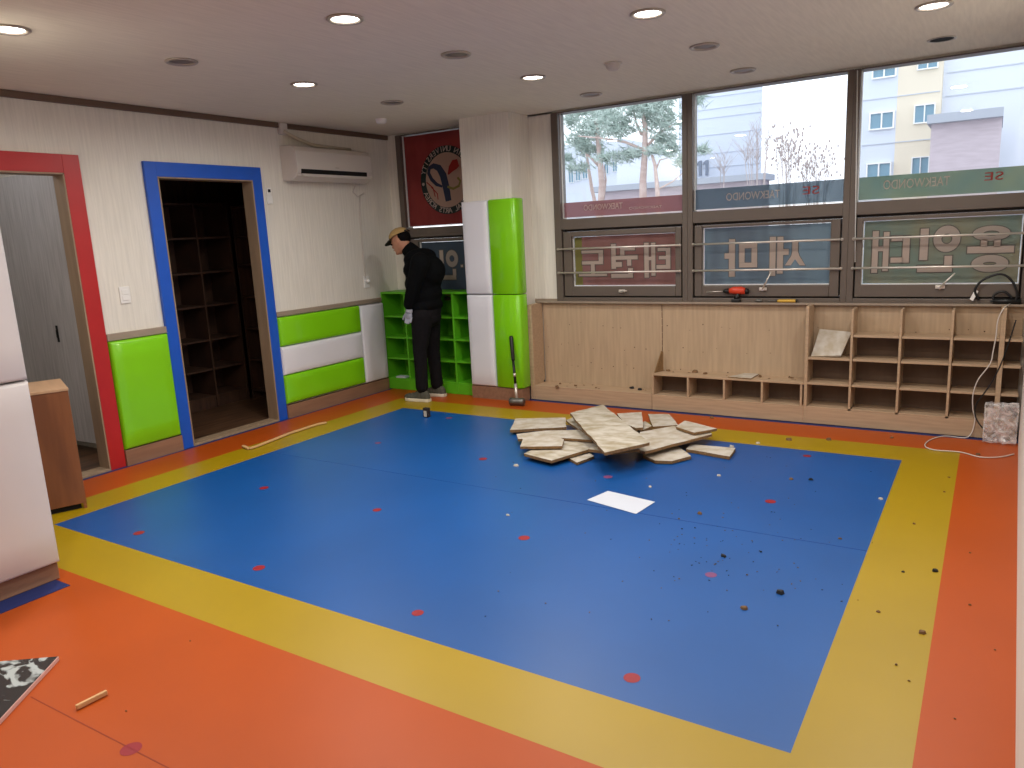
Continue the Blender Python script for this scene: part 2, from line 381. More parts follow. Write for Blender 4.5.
# ------------------------------------------------------------------ windows
def window(name, x0, x1, g, zt=2.585, upper=(1.66, 2.575), z0=.91, trans=(1.56, 1.655), ml=.045, mr=.045):
    r = empty(name, ((x0+x1)/2, .02, z0), kind='structure')
    f = MB(); d0, d1 = -.03, .09
    f.box(x0, x0+ml, d0, d1, z0, zt); f.box(x1-mr, x1, d0, d1, z0, zt)
    f.box(x0+ml, x1-mr, d0, d1, z0, z0+.035); f.box(x0+ml, x1-mr, d0, d1, trans[0], trans[1]); f.box(x0+ml, x1-mr, d0, d1, upper[1], zt)
    f.build('frame', M['frame'], r, bevel=.004)
    # sash below
    s = MB(); a, b, zz0, zz1 = g; sx0, sx1, sz0, sz1 = x0+ml+.012, x1-mr-.012, z0+.047, trans[0]-.02
    s.box(sx0, a, -.022, .05, sz0, sz1); s.box(b, sx1, -.022, .05, sz0, sz1); s.box(a, b, -.022, .05, sz0, zz0); s.box(a, b, -.022, .05, zz1, sz1)
    sash = s.build('sash', M['frame'], r, bevel=.006)
    q = MB(); q.box(x0+ml, x1-mr, .03, .035, z0+.035, sz0-.0005); q.box(x0+ml, x1-mr, .03, .035, sz1+.0005, trans[0]); q.box(x0+ml, sx0-.0005, .03, .035, sz0, sz1); q.box(sx1+.0005, x1-mr, .03, .035, sz0, sz1)
    q.build('gasket_gap', M['frame_d'], r)
    e = MB(); t = .005
    e.box(a, a+t, 0.012, .03, zz0, zz1); e.box(b-t, b, 0.012, .03, zz0, zz1); e.box(a+t, b-t, 0.012, .03, zz0, zz0+t); e.box(a+t, b-t, 0.012, .03, zz1-t, zz1)
    ux0, ux1 = x0+ml, x1-mr
    e.box(ux0, ux0+t, 0.012, .03, *upper); e.box(ux1-t, ux1, 0.012, .03, *upper); e.box(ux0, ux1, 0.012, .03, upper[0], upper[0]+t)
    e.build('glazing_bead', M['frame_l'], r)
    MB().box(ux0, ux1, .038, .042, *upper).build('pane', M['glass'], r)
    MB().box(a, b, .038, .042, zz0, zz1).build('pane', M['glass'], r)
    return r
window('window_1', .135, 1.3, (.33, 1.25, 1.0, 1.51), trans=(1.56, 1.655), upper=(1.665, 2.575), ml=.06)
window('window_2', 1.955, 3.215, (2.12, 3.105, 1.045, 1.495), ml=.07)
window('window_3', 3.215, 4.455, (3.335, 4.33, 1.048, 1.52))
window('window_4', 4.455, 5.60, (4.55, 5.54, 1.045, 1.516))

# safety rails
k = 0
for nm, xa, xb in (('left', 1.985, 3.16), ('middle', 3.265, 4.42), ('right', 4.49, 5.59)):
    for z, hh in ((1.388, 'upper'), (1.172, 'lower')):
        rr = empty('safety_rail', ((xa+xb)/2, -.05, z), '%s steel safety rail across the %s window' % (hh, nm), 'rail', 'window safety rails')
        MB().tube([(xa, -.05, z), (xb, -.05, z)], .0085, 12).build('bar', M['steel'], rr)
        for x in (xa+.006, xb-.006): MB().tube([(x, -.05, z), (x, -.0305, z)], .011, 10).build('end_bracket', M['steel'], rr)
tag(MB().tube([on('y', -.035, 857.5, 70.5), on('y', -.035, 855, 262)], .004, 8).build('blind_cord', M['frame_l']), 'thin white cord hanging down beside the dark mullion left of the rightmost window', 'cord')

# window handles
def latch(u, v, du, dv, label):
    p = on('y', -.03, u, v); q = on('y', -.05, u+du, v+dv)
    r = empty('window_latch', p, label, 'handle', 'window latches')
    MB().box(p.x-.03, p.x+.03, -.036, -.0301+.0, p.z-.012, p.z+.012).lathe((p.x, -.036, p.z), [(.014, 0), (.014, -.018), (0, -.018)], axis=(0, 1, 0)).build('base', M['steel'], r, bevel=.002)
    MB().tube([(p.x, -.05, p.z), q], [.007, .005], 8).build('lever', M['steel'], r); return r
latch(763, 289, 8, -17, 'steel latch lever sticking up at the bottom of the middle window')
latch(940, 287, 15, -14, 'steel latch lever sticking up at the bottom of the rightmost window')
latch(622, 291, 5, 0, 'small folded latch at the bottom of the window nearest the column')

# ------------------------------------------------------------------ window film signs
F = {}
F['red'] = film('film_red', (160, 120, 112), .16, .6, (172, 132, 126)); F['blue'] = film('film_blue', (130, 142, 152), .18, .6, (148, 166, 176), (4, 4, 1))
F['green'] = film('film_green', (148, 160, 148), .16, .6, (170, 162, 138), (3, 3, 2)); F['letter'] = film('film_letter', (226, 212, 202), .03, .6)
F['outline'] = film('film_outline', (122, 116, 110), .02, .5); F['redL'] = film('film_red_letter', (190, 90, 84), .03, .5)
F['redstrip'] = film('film_red_strip', (186, 140, 142), .4, .6); F['bluestrip'] = film('film_blue_strip', (126, 146, 160), .4, .6)
F['greenstrip'] = film('film_green_strip', (146, 172, 158), .4, .6, (176, 184, 150), (2, 2, 2)); F['yellow'] = film('film_yellow', (160, 156, 96), .06, .55)
F['emb_dark'] = film('emblem_dark', (60, 74, 72), .0, .5); F['emb_cream'] = film('emblem_cream', (214, 190, 170), .0, .6)
F['emb_red'] = film('emblem_red', (180, 66, 62), .0, .55); F['emb_navy'] = film('emblem_navy', (70, 78, 98), .0, .5)
F['darkred'] = film('film_dark_red', (146, 72, 70), .02, .5, (158, 80, 76)); F['slate'] = film('film_slate', (92, 104, 116), .03, .5)
FY = .0335
def film_thing(label, x0, x1, z0, z1, m_, stripes=()):
    r = empty('window_sign', ((x0+x1)/2, FY, z0), label, 'sign', 'window signs')
    MB().box(x0, x1, FY, FY+.002, z0, z1).build('backing_film', m_, r)
    for (a, b, mm) in stripes: MB().box(a, b, FY-.0012, FY-.0003, z0, z1).build('colour_band', mm, r)
    return r
def glyph(r, name, shapes, org, sc, mat_i='letter', outline=.007):
    """shapes measured on the window plane; rects (x0,y0,x1,y1), rings ('o',cx,cy,rx,ry,ix,iy), polys ('p',pts)"""
    def W(x, y): p = on('y', FY, org[0]+x/sc, org[1]+y/sc); return p
    lt = MB(); ol = MB()
    def flat(mb, pts, y): mb.prism([(p[0], y, p[1]) for p in pts], (0, .0012, 0))
    for s_ in shapes:
        if s_[0] == 'o':
            c = W(s_[1], s_[2]); rx = (W(s_[1]+s_[3], s_[2])-c).length; rz = abs(W(s_[1], s_[2]-s_[4]).z-c.z)
            ix = (W(s_[1]+s_[5], s_[2])-c).length if s_[5] else 0; iz = abs(W(s_[1], s_[2]-s_[6]).z-c.z) if s_[6] else 0
            for mb, y, g in ((lt, FY-.0032, 0), (ol, FY-.0018, outline)):
                n = 32; vs = []
                for k in range(n):
                    t = 2*PI*k/n
                    for rxx, rzz in ((rx+g, rz+g), (max(ix-g, .001), max(iz-g, .001))):
                        vs += [(c.x+rxx*math.cos(t), y, c.z+rzz*math.sin(t))]
                mb.add(vs, [(2*k, 2*((k+1) % n), 2*((k+1) % n)+1, 2*k+1) for k in range(n)])
        elif s_[0] == 'p':
            P = [W(*q) for q in s_[1]]; cx = sum(p.x for p in P)/len(P); cz = sum(p.z for p in P)/len(P)
            flat(lt, [(p.x, p.z) for p in P], FY-.0032)
            flat(ol, [(p.x+outline*(1 if p.x > cx else -1), p.z+outline*(1 if p.z > cz else -1)) for p in P], FY-.0018)
        else:
            p, q = W((s_[0]), (s_[1]+s_[3])/2), W(s_[2], (s_[1]+s_[3])/2); mx = (s_[0]+s_[2])/2
            zt, zb = W(mx, s_[1]).z, W(mx, s_[3]).z
            for mb, y, g in ((lt, FY-.0032, 0), (ol, FY-.0018, outline)):
                flat(mb, [(p.x-g, zb-g), (q.x+g, zb-g), (q.x+g, zt+g), (p.x-g, zt+g)], y)
    lt.build(name, F[mat_i], r); ol.build(name+'_outline', F['outline'], r)

w2 = film_thing('red window sign with mirrored Korean letters on the lower pane nearest the column', 2.127, 3.098, 1.052, 1.488, F['red'], [(2.127, 2.2, F['yellow'])])
O, Sc = (560, 225), 7.877
glyph(w2, 'letter', [(170, 200, 340, 222), (305, 222, 340, 285), (175, 285, 340, 310), (245, 310, 275, 385), (150, 385, 370, 403)], O, Sc)
glyph(w2, 'letter', [(405, 150, 440, 345), (440, 292, 488, 330), (475, 180, 590, 200), (475, 200, 508, 240), (440, 240, 612, 272), (530, 272, 562, 320), (405, 385, 575, 415), (538, 340, 575, 385)], O, Sc)
glyph(w2, 'letter', [(665, 140, 700, 415), (720, 140, 752, 400), (700, 250, 720, 278), (835, 180, 870, 345), (770, 180, 835, 205), (780, 245, 835, 270), (760, 315, 835, 345)], O, Sc)
w3 = film_thing('blue window sign with mirrored Korean letters on the lower middle pane', 3.342, 4.323, 1.055, 1.513, F['blue'])
O, Sc = (690, 215), 6.4
glyph(w3, 'letter', [(250, 155, 288, 395), (222, 245, 250, 280)], O, Sc, outline=.004)
glyph(w3, 'letter', [(315, 182, 430, 212), (315, 305, 430, 335), (315, 212, 350, 305), (394, 212, 430, 305)], O, Sc, outline=.004)
glyph(w3, 'letter', [(510, 140, 548, 390), (558, 140, 596, 375), (596, 218, 632, 255), (655, 165, 692, 235), ('p', [(655, 235), (692, 235), (700, 262), (738, 322), (702, 322), (672, 282), (645, 322), (608, 322), (648, 262)])], O, Sc, outline=.004)
w4 = film_thing('green window sign with mirrored Korean letters on the lower rightmost pane', 4.557, 5.533, 1.052, 1.509, F['green'])
O, Sc = (850, 170), 5.885
glyph(w4, 'letter', [(130, 360, 165, 605), (195, 365, 228, 595), (165, 450, 195, 478), (310, 388, 350, 545), (245, 388, 310, 418), (238, 515, 310, 545)], O, Sc)
glyph(w4, 'letter', [(412, 345, 460, 530), ('o', 570, 405, 80, 78, 32, 30), (395, 562, 600, 600), (555, 505, 600, 562)], O, Sc)
glyph(w4, 'letter', [('o', 832, 372, 112, 44, 48, 16), (770, 408, 808, 452), (848, 408, 886, 452), (690, 448, 965, 488), ('o', 822, 550, 110, 50, 40, 10)], O, Sc)
# left window (behind the man)
w1 = film_thing('slate window sign with mirrored pale letters low behind the standing man', .337, 1.243, 1.007, 1.503, F['slate'])
glyph(w1, 'letter', [(385, 290, 420, 500), ('o', 500, 370, 58, 82, 24, 32), (395, 532, 540, 572), (510, 470, 540, 532), (585, 430, 606, 452)], (400, 220), 9.6)
w1b = film_thing('dark red window sign with a round mirrored emblem, partly behind the column', .202, 1.25, 1.672, 2.57, F['darkred'])
cc = on('y', FY, 447, 180); Rz = abs(on('y', FY, 447, 145).z-cc.z)
def disc(c, r0, r1, y, n=48):
    mb = MB(); vs = []
    for k in range(n):
        t = 2*PI*k/n; vs += [(c.x+r1*math.cos(t), y, c.z+r1*math.sin(t)), (c.x+r0*math.cos(t), y, c.z+r0*math.sin(t))]
    mb.add(vs, [(2*k, 2*((k+1) % n), 2*((k+1) % n)+1, 2*k+1) for k in range(n)]); return mb
tx = disc(cc, Rz*.8, Rz, FY-.0015)
disc(cc, .001, Rz*.8, FY-.0014).build('emblem_field', F['emb_cream'], w1b)
def ring_text(mb, txt, c, rad, a0, a1, size, y, flip=False):
    n = len(txt)
    for i, ch in enumerate(txt):
        if ch == ' ': continue
        v, f = text_mesh(ch, size); t = a0+(a1-a0)*i/(n-1)   # angle measured clockwise from the top, as the street sees it
        out = []
        for p in v:
            x, yy = (p.x, p.y)
            if flip: X = x; Y = yy-rad
            else: X = x; Y = yy+rad
            ca, sa = math.cos(-t), math.sin(-t); X, Y = X*ca-Y*sa, X*sa+Y*ca
            out.append((c.x-X, y+p.z, c.z+Y))
        mb.add(out, f)
tx.m = [1]*len(tx.m)
ring_text(tx, 'YONGIN UNIVERSITY', cc, Rz*.9, -1.25, 1.25, .075, FY-.004)
ring_text(tx, 'MARTIAL ARTS KOREA', cc, Rz*.9, 1.15, -1.15, .075, FY-.004, True)
tx.lathe((cc.x-Rz*.9, FY-.004, cc.z-.02), [(.0, 0), (.018, 0)], n=5, axis=(0, 1, 0)); tx.build('emblem_ring', [F['letter'], F['emb_dark']], w1b)
def stroke(pts, wd, y, r, m_, nm):
    P = [on('y', FY, 396+a/6.98, 125+b/6.98) for a, b in pts]; mb = MB(); vs = []
    for i, p in enumerate(P):
        t = (P[min(i+1, len(P)-1)]-P[max(i-1, 0)]).normalized(); n_ = Vector((-t.z, 0, t.x)); ww = wd[i] if isinstance(wd, list) else wd
        vs += [(p.x+n_.x*ww, y, p.z+n_.z*ww), (p.x-n_.x*ww, y, p.z-n_.z*ww)]
    mb.add(vs, [(2*i, 2*i+1, 2*i+3, 2*i+2) for i in range(len(P)-1)]); mb.build(nm, m_, r)
stroke([(325, 430), (285, 415), (250, 380), (228, 335), (235, 300), (262, 285), (300, 300), (330, 350), (350, 430), (368, 530)], [.01, .018, .02, .02, .02, .025, .035, .042, .042, .036], FY-.0025, w1b, F['emb_navy'], 'emblem_ribbon')
stroke([(365, 345), (385, 305), (410, 275), (435, 262)], [.008, .035, .05, .035], FY-.0025, w1b, F['emb_red'], 'emblem_flame')
stroke([(360, 430), (400, 445), (440, 425), (450, 390), (430, 365)], .012, FY-.0026, w1b, F['yellow'], 'emblem_swirl')
for q in ([(215, 400), (260, 440), (275, 500)], [(245, 430), (290, 480), (295, 520)]): stroke(q, .006, FY-.0026, w1b, F['emb_red'], 'emblem_line')
# strips along the bottom of the upper panes
def strip(label, x0, x1, zl, zr, m_, words):
    r = empty('window_sign', ((x0+x1)/2, FY, 1.668), label, 'sign', 'window signs')
    MB().prism([(x0, FY, 1.668), (x1, FY, 1.668), (x1, FY, zr), (x0, FY, zl)], (0, .002, 0)).build('backing_film', m_, r)
    for txt, xc, zc, wd, hh, mm in words:
        v, f = text_mesh(txt, 1.0); xs = [p.x for p in v]; ys_ = [p.y for p in v]; sx = wd/(max(xs)-min(xs)); sz = hh/(max(ys_)-min(ys_)); mx = (max(xs)+min(xs))/2; my = (max(ys_)+min(ys_))/2
        MB().add([(xc-(p.x-mx)*sx, FY-.003+p.z*.3, zc+(p.y-my)*sz) for p in v], f).build('lettering', mm, r)
strip('faded red strip sign along the foot of the upper pane nearest the column', 2.032, 3.162, 1.80, 1.80, F['redstrip'], [('TAEKWONDO', 2.42, 1.745, .38, .05, F['letter']), ('TAEKWONDO', 2.82, 1.715, .3, .02, F['letter'])])
strip('blue grey strip sign reading SE TAEKWONDO mirrored in the upper middle pane', 3.267, 4.403, 1.83, 1.83, F['bluestrip'], [('TAEKWONDO', 3.73, 1.755, .42, .06, F['letter']), ('SE', 4.17, 1.765, .12, .06, F['redL'])])
strip('green strip sign reading SE TAEKWONDO mirrored in the upper rightmost pane', 4.507, 5.548, 1.83, 1.83, F['greenstrip'], [('TAEKWONDO', 4.88, 1.765, .42, .065, F['letter']), ('SE', 5.35, 1.775, .11, .055, F['redL'])])

# ================================================================== PADS
def pad(name, label, o, U, V, W, m_, group, extra=None):
    mb = MB().cushion(o, U, V, W)
    if extra: extra(mb)
    return tag(mb.build(name, m_), label, 'wall pad', group)
G1 = 'wall pads on the left wall'
pad('wall_pad', 'square lime green wall pad between the red and blue door frames', (.001, -3.23, .118), (0, .462, 0), (0, 0, .808), (.055, 0, 0), M['lime'], G1)
pad('wall_pad', 'upper lime green horizontal wall pad right of the blue doorway', (.001, -1.688, .655), (0, 1.03, 0), (0, 0, .262), (.055, 0, 0), M['lime'], G1)
pad('wall_pad', 'white horizontal wall pad between two green ones right of the blue doorway', (.001, -1.688, .393), (0, 1.03, 0), (0, 0, .26), (.055, 0, 0), M['wvinyl'], G1)
pad('wall_pad', 'lower lime green horizontal wall pad right of the blue doorway', (.001, -1.688, .128), (0, 1.03, 0), (0, 0, .263), (.055, 0, 0), M['lime'], G1)
pad('wall_pad', 'upright white wall pad beside the green cubby shelf', (.001, -.652, .122), (0, .345, 0), (0, 0, .79), (.055, 0, 0), M['wvinyl'], G1)
G2 = 'wall pads on the column by the windows'
for z0, z1, nm in ((.125, 1.0, 'lower'), (1.005, 1.86, 'upper')):
    pad('column_pad', '%s white pad on the column beside the man' % nm, (1.165, -.331, z0), (.292, 0, 0), (0, 0, z1-z0), (0, -.055, 0), M['wvinyl'], G2)
    mb = MB(); prof = [(1.459, -.331), (1.459, -.352), (1.464, -.372), (1.482, -.386), (1.72, -.388), (1.74, -.384), (1.755, -.372), (1.76, -.355), (1.76, -.255), (1.755, -.24), (1.745, -.232), (1.701, -.231), (1.701, -.331)]
    n = len(prof); zz = [(z0, .012), (z0+.003, .005), (z0+.012, 0), (z1-.012, 0), (z1-.003, .005), (z1, .012)]; vs = []
    cx, cy = 1.62, -.25
    for z, ins in zz:
        for (x, y) in prof: vs.append((x+(ins if x < cx else -ins)*(abs(x-1.701) > .001), y+(ins if y < -.34 else 0), z))
    fs = [(i*n+k, i*n+(k+1) % n, (i+1)*n+(k+1) % n, (i+1)*n+k) for i in range(len(zz)-1) for k in range(n)]
    mb.add(vs, fs, 0, True); mb.add(vs[:n], [list(range(n))]); mb.add(vs[-n:], [list(range(n))])
    tag(mb.build('column_pad', M['lime']), '%s lime green pad wrapped round the right corner of the column' % nm, 'wall pad', G2)
G3 = 'white pads on the left foreground column'
pad('column_pad', 'lower white pad on the column at the left edge of the photo', (1.586, -5.6, .092), (0, 1.075, 0), (0, 0, .9), (.065, 0, 0), M['pinkvinyl'], G3)
pad('column_pad', 'upper white pad on the column at the left edge of the photo', (1.586, -5.6, .996), (0, 1.075, 0), (0, 0, .9), (.065, 0, 0), M['pinkvinyl'], G3)

# ================================================================== FURNITURE
def board_part(r, name, m_, *b): return MB().box(*b).build(name, m_, r, bevel=.0015, seg=1)
# green cubby
g = empty('green_cubby', (.6, -.15, 0), 'lime green cubby shelf behind the man in the corner', 'shelf')
t = .018; gx = [.022, .325, .628, .931, 1.14]; gz = [.118, .335, .555, .775]
board_part(g, 'back_panel', M['greenpaint'], .012, 1.16, -.012, -.002, .0, 1.0)
board_part(g, 'top_board', M['greenpaint'], .012, 1.16, -.30, -.0125, 1.0, 1.02)
for x in gx: board_part(g, 'upright', M['greenpaint'], x-t/2, x+t/2, -.30, -.0125, 0, .9995)
for i in range(4):
    for z in gz: board_part(g, 'shelf_board', M['greenpaint'], gx[i]+t/2+.0003, gx[i+1]-t/2-.0003, -.295, -.0125, z-t, z)
board_part(g, 'kick_board', M['greenpaint'], gx[0]+t/2, gx[-1]-t/2, -.298, -.284, 0, .0995)
tag(MB().box(.13, .25, -.29, -.22, .1185, .135).build('paper_slip', M['paper'], bevel=.001), 'small white slip lying in the lowest left bay of the green cubby', 'paper')

# plywood niche below the windows
YF = -.235; YB = -.03
def ply_sheet(x0, x1, label):
    mb = MB().box(x0, x1, YB, YB+.012, 0, .895)
    for i in range(int((x1-x0)/.11)):
        for z in (.32, .5, .7):
            if random.random() < .75:
                cx = x0+.05+i*.11+random.uniform(-.03, .03); cz = z+random.uniform(-.03, .03); rr = random.uniform(.0025, .0055)
                mb.add([(cx+rr*math.cos(k*PI/4), YB-.0006, cz+rr*math.sin(k*PI/4)) for k in range(8)], [list(range(8))], 1)
    for z in range(14):
        mb.add([(x1-.004, YB-.0006, z*.06+.05), (x1, YB-.0006, z*.06+.05), (x1, YB-.0006, z*.06+.1), (x1-.004, YB-.0006, z*.06+.1)], [(0, 1, 2, 3)], 1)
    return tag(mb.build('plywood_panel', [M['ply'], M['hole']]), label, 'panel', 'plywood backing sheets below the windows')
ply_sheet(1.80, 2.988, 'bare plywood backing sheet below the window nearest the column')
ply_sheet(2.991, 4.20, 'bare plywood backing sheet above the low four bay bench')
ply_sheet(4.203, 5.585, 'plywood backing sheet behind the tall open shelves on the right')
structure(MB().box(1.745, 5.6, -.075, -.0015, .897, .912), 'trim_5', M['rail'], bevel=.002)
p_ = empty('niche_platform', (2.36, -.14, 0), 'low empty plywood platform and side panel between the column and the bench', 'shelf')
board_part(p_, 'side_panel', M['plyH'], 1.795-.045, 1.795, YF, YB-.001, .0, .895)
board_part(p_, 'front_board', M['plyH'], 1.797, 2.965, YF, YF+.018, 0, .118)
board_part(p_, 'top_board', M['plyH'], 1.797, 2.965, YF, YB-.001, .1185, .136)
b_ = empty('storage_bench', (3.58, -.14, 0), 'low plywood bench with four open bays below the middle window', 'shelf')
bx = [2.976, 3.286, 3.59, 3.893, 4.19]; t = .016
board_part(b_, 'front_board', M['plyH'], 2.968, 4.2105, YF, YF+.018, 0, .118)
board_part(b_, 'bottom_board', M['plyH'], 2.968, 4.2105, YF+.001, YB-.001, .1185, .132)
for x in bx: board_part(b_, 'divider', M['plyH'], x-t/2, x+t/2, YF, YB-.002, .1325, .2995)
board_part(b_, 'top_board', M['plyH'], 2.968, 4.2105, YF, YB-.001, .30, .316)
u_ = empty('tall_cubby', (4.9, -.14, 0), 'wide plywood cubby shelf with open top bays under the rightmost window', 'shelf')
ux = [4.222, 4.536, 4.856, 5.174, 5.468]
board_part(u_, 'front_board', M['plyH'], 4.232, 5.47, YF, YF+.018, 0, .118)
for i, x in enumerate(ux):
    tt = .03 if i == 4 else (.022 if i == 0 else .016)
    MB().box(x-tt/2, x+tt/2, YF, YB-.002, .0 if i in (0, 4) else .1325, .905 if i in (0, 4) else .885).build('upright', M['plyH'], u_, bevel=.0015, seg=1)
for i in range(4):
    a, b = ux[i]+.0115, ux[i+1]-(.0155 if i == 3 else .0085)
    board_part(u_, 'shelf_board', M['plyH'], a, b, YF+.001, YB-.002, .1185, .132)
    for z in ([.32, .515] if i == 0 else [.32, .515, .695]): board_part(u_, 'shelf_board', M['plyH'], a, b, YF+.001, YB-.002, z-.016, z)
v_ = empty('end_cubby', (5.54, -.14, 0), 'narrow last bay of plywood shelving at the white wall on the right', 'shelf')
for z in (.132, .32, .515, .695): board_part(v_, 'shelf_board', M['plyH'], 5.485, 5.585, YF+.001, YB-.002, z-.016, z)
board_part(v_, 'back_board', M['plyH'], 5.485, 5.585, YB-.0018, YB-.0005, 0, .895)
MB().box(5.486, 5.584, YB-.0035, YB-.002, .0, .69).build('shaded_back', M['bayshade'], v_)
board_part(v_, 'front_board', M['plyH'], 5.485, 5.585, YF, YF+.018, 0, .115)
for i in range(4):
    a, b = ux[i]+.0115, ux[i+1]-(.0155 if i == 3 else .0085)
    MB().box(a, b, YB-.0019, YB-.0007, .1325, .499 if i == 0 else .679).build('bay_back_shade', M['bayshade'], u_)  # thin sheets carrying the painted shade of the covered bays
    MB().box(bx[i]+.009, bx[i+1]-.009, YB-.0019, YB-.0007, .1325, .2995).build('bay_back_shade', M['bayshade'], b_)
# fallen shelf panel in first bay
MBp = MB(); pts = [(4.25, -.205, .52), (4.462, -.205, .535), (4.515, -.10, .70), (4.285, -.085, .715)]
MBp.prism(pts, (0, .012, -.012)); tag(MBp.build('fallen_shelf_board', [M['board']], bevel=.001), 'loose shelf board slanting down in the open left bay of the plywood shelves', 'board')
tag(MB().prism([(2.975, -.20, .317), (3.01, -.09, .317), (3.005, -.075, .48), (2.995, -.085, .49)], (.008, 0, 0)).build('splintered_strip', M['edge']), 'jagged splinter of board standing on the left end of the bench', 'wood piece')
# cabinet
cb = empty('wooden_cabinet', (.69, -3.89, 0), 'brown wood cabinet standing behind the white padded column', 'cabinet', rz=math.radians(158))
Wd, Dp, Hh = .46, .50, .765      # local x = along back direction, local y = towards the camera side
MB().box(0, Wd, .0, Dp, .035, Hh-.016).build('body', M['cab'], cb, local=True, bevel=.002)
MB().box(-.004, Wd, -.004, Dp, Hh-.0155, Hh).build('top', M['cabtop'], cb, local=True, bevel=.002)
MB().box(.02, Wd-.02, .03, Dp-.03, 0, .0345).build('plinth', M['dark'], cb, local=True)
MB().box(0.0, .018, 0.0, .018, 0, .0345).build('foot', M['cab'], cb, local=True)

# ------------------------------------------------------------------ air conditioner
ac = empty('air_conditioner', (.1, -.97, 2.1), 'white split air conditioner mounted high on the left wall', 'air conditioner')
prof = [(.001, 2.405), (.12, 2.40), (.17, 2.385), (.195, 2.35), (.205, 2.20), (.20, 2.165), (.185, 2.15), (.185, 2.14), (.13, 2.105), (.10, 2.10), (.001, 2.11)]
MB().prism([(x, -1.435, z) for x, z in prof], (0, .955, 0)).build('body', M['acwhite'], ac, bevel=.008, seg=3)
MB().box(.182, .2075, -1.395, -.565, 2.158, 2.196).build('air_slot', M['dark'], ac)
MB().prism([(.2072, -1.395, 2.156), (.2072, -.57, 2.156), (.196, -.60, 2.132), (.196, -1.37, 2.132)], (.006, 0, 0)).build('louver', M['acwhite'], ac, bevel=.002)
MB().box(.2055, .2068, -.98, -.93, 2.218, 2.224).build('maker_mark', M['chrome'], ac)
tag(MB().tube([(.04, -1.41, 2.53), (.06, -1.3, 2.48), (.06, -1.1, 2.43), (.06, -.9, 2.422), (.05, -.6, 2.42)], [.016]*5, 10).build('wrapped_pipe', M['wrap']), 'taped beige pipe running over the top of the air conditioner', 'pipe')
tag(MB().box(.001, .05, -1.44, -1.36, 2.50, 2.597).build('pipe_cover', M['acwhite'], bevel=.008), 'small white pipe cover at the ceiling above the air conditioner', 'pipe cover')
ow = [on('x', .012, *q) for q in ((355, 186), (353, 192), (358, 197), (364, 193), (360, 196), (360, 215), (362, 240), (364, 262), (365.5, 278))]
tag(MB().tube(ow, .005, 6).build('hanging_cable', M['acwhite']), 'pale cord hanging from the air conditioner to the outlet', 'cord')
q = on('x', 0, 366, 282); so = empty('wall_outlet', (0, q.y, q.z), 'white outlet with plug on the left wall under the air conditioner', 'outlet')
MB().box(.0005, .012, q.y-.04, q.y+.04, q.z-.06, q.z+.06).build('plate', M['white'], so, bevel=.004)
MB().lathe((.0125, q.y, q.z+.01), [(0, 0), (.02, 0), (.02, .03), (.008, .04), (0, .04)], axis=(1, 0, 0)).build('plug', M['white'], so)
q = on('x', 0, 124.5, 295); so = empty('light_switch', (0, q.y, q.z), 'white double light switch on the wall between the two door frames', 'switch')
MB().box(.0005, .01, q.y-.04, q.y+.04, q.z-.062, q.z+.062).build('plate', M['white'], so, bevel=.004)
for z in (.022, -.022): MB().box(.0105, .014, q.y-.025, q.y+.025, q.z+z-.018, q.z+z+.018).build('rocker', M['white'], so, bevel=.002)
q = on('x', 0, 268.5, 196); so = empty('remote_control', (.02, q.y, q.z-.06), 'white remote control in a wall holder right of the blue door frame', 'remote control')
MB().box(.0005, .018, q.y-.028, q.y+.028, q.z-.068, q.z+.0).build('holder', M['white'], so, bevel=.003)
MB().box(.002, .016, q.y-.022, q.y+.022, q.z+.0005, q.z+.068).build('handset', M['white'], so, bevel=.003)
MB().box(.0162, .0172, q.y-.014, q.y+.014, q.z+.03, q.z+.056).build('display', M['black'], so)

# ================================================================== CEILING FITTINGS
lit = [(1.43, -4.25), (1.40, -2.41), (2.68, -3.33), (2.62, -1.455), (3.84, -2.39), (5.04, -1.48)]
behind = [(3.84, -4.25), (2.65, -5.2), (5.05, -3.33), (1.43, -6.15)]
unlit = [(1.415, -3.34), (1.34, -1.45), (2.635, -2.37), (2.611, -.54), (3.83, -1.476), (3.806, -.553)]
where_l = ['at the far left of the ceiling', 'above the blue door, in front of the air conditioner', 'brightest, left of centre near the top of the photo', 'in front of the column', 'right of centre near the top of the photo', 'at the top right above the big window']
def downlight(x, y, on_, label):
    r = empty('ceiling_light', (x, y, H), label, 'ceiling light', 'lit ceiling lights' if on_ else 'unlit ceiling lights')
    MB().lathe((x, y, H), [(.066, -.0005), (.088, -.0005), (.09, -.006), (.082, -.012), (.068, -.008), (.066, -.0005)], 32).build('trim_ring', M['chrome'], r)
    MB().lathe((x, y, H), [(0, -.004), (.04, -.004), (.066, -.002)], 32).build('bulb_face', M['lamp'] if on_ else M['unlit'], r)
    if on_:
        ld = bpy.data.lights.new('downlight_glow', 'AREA'); ld.shape = 'DISK'; ld.size = .12; ld.energy = LAMP_W; ld.color = LAMP_COL
        ld.spread = math.radians(172)
        lo = bpy.data.objects.new('downlight_glow', ld); COL.objects.link(lo); lo.parent = r; lo.location = (0, 0, -.016)
    return r
for (x, y), s_ in zip(lit, where_l): downlight(x, y, True, 'lit round ceiling downlight '+s_)
for x, y in behind: downlight(x, y, True, 'lit round ceiling downlight behind the camera')
wu = ['above the space between the doors', 'above the air conditioner end', 'near the middle of the ceiling', 'close to the window nearest the column', 'between the middle window and the lit lamp', 'close to the middle window']
for (x, y), s_ in zip(unlit, wu): downlight(x, y, False, 'unlit round ceiling downlight '+s_)
q = on('z', H, 942, 39); r = empty('ceiling_hole', q, 'dark empty downlight hole in the ceiling at the right window', 'ceiling light')
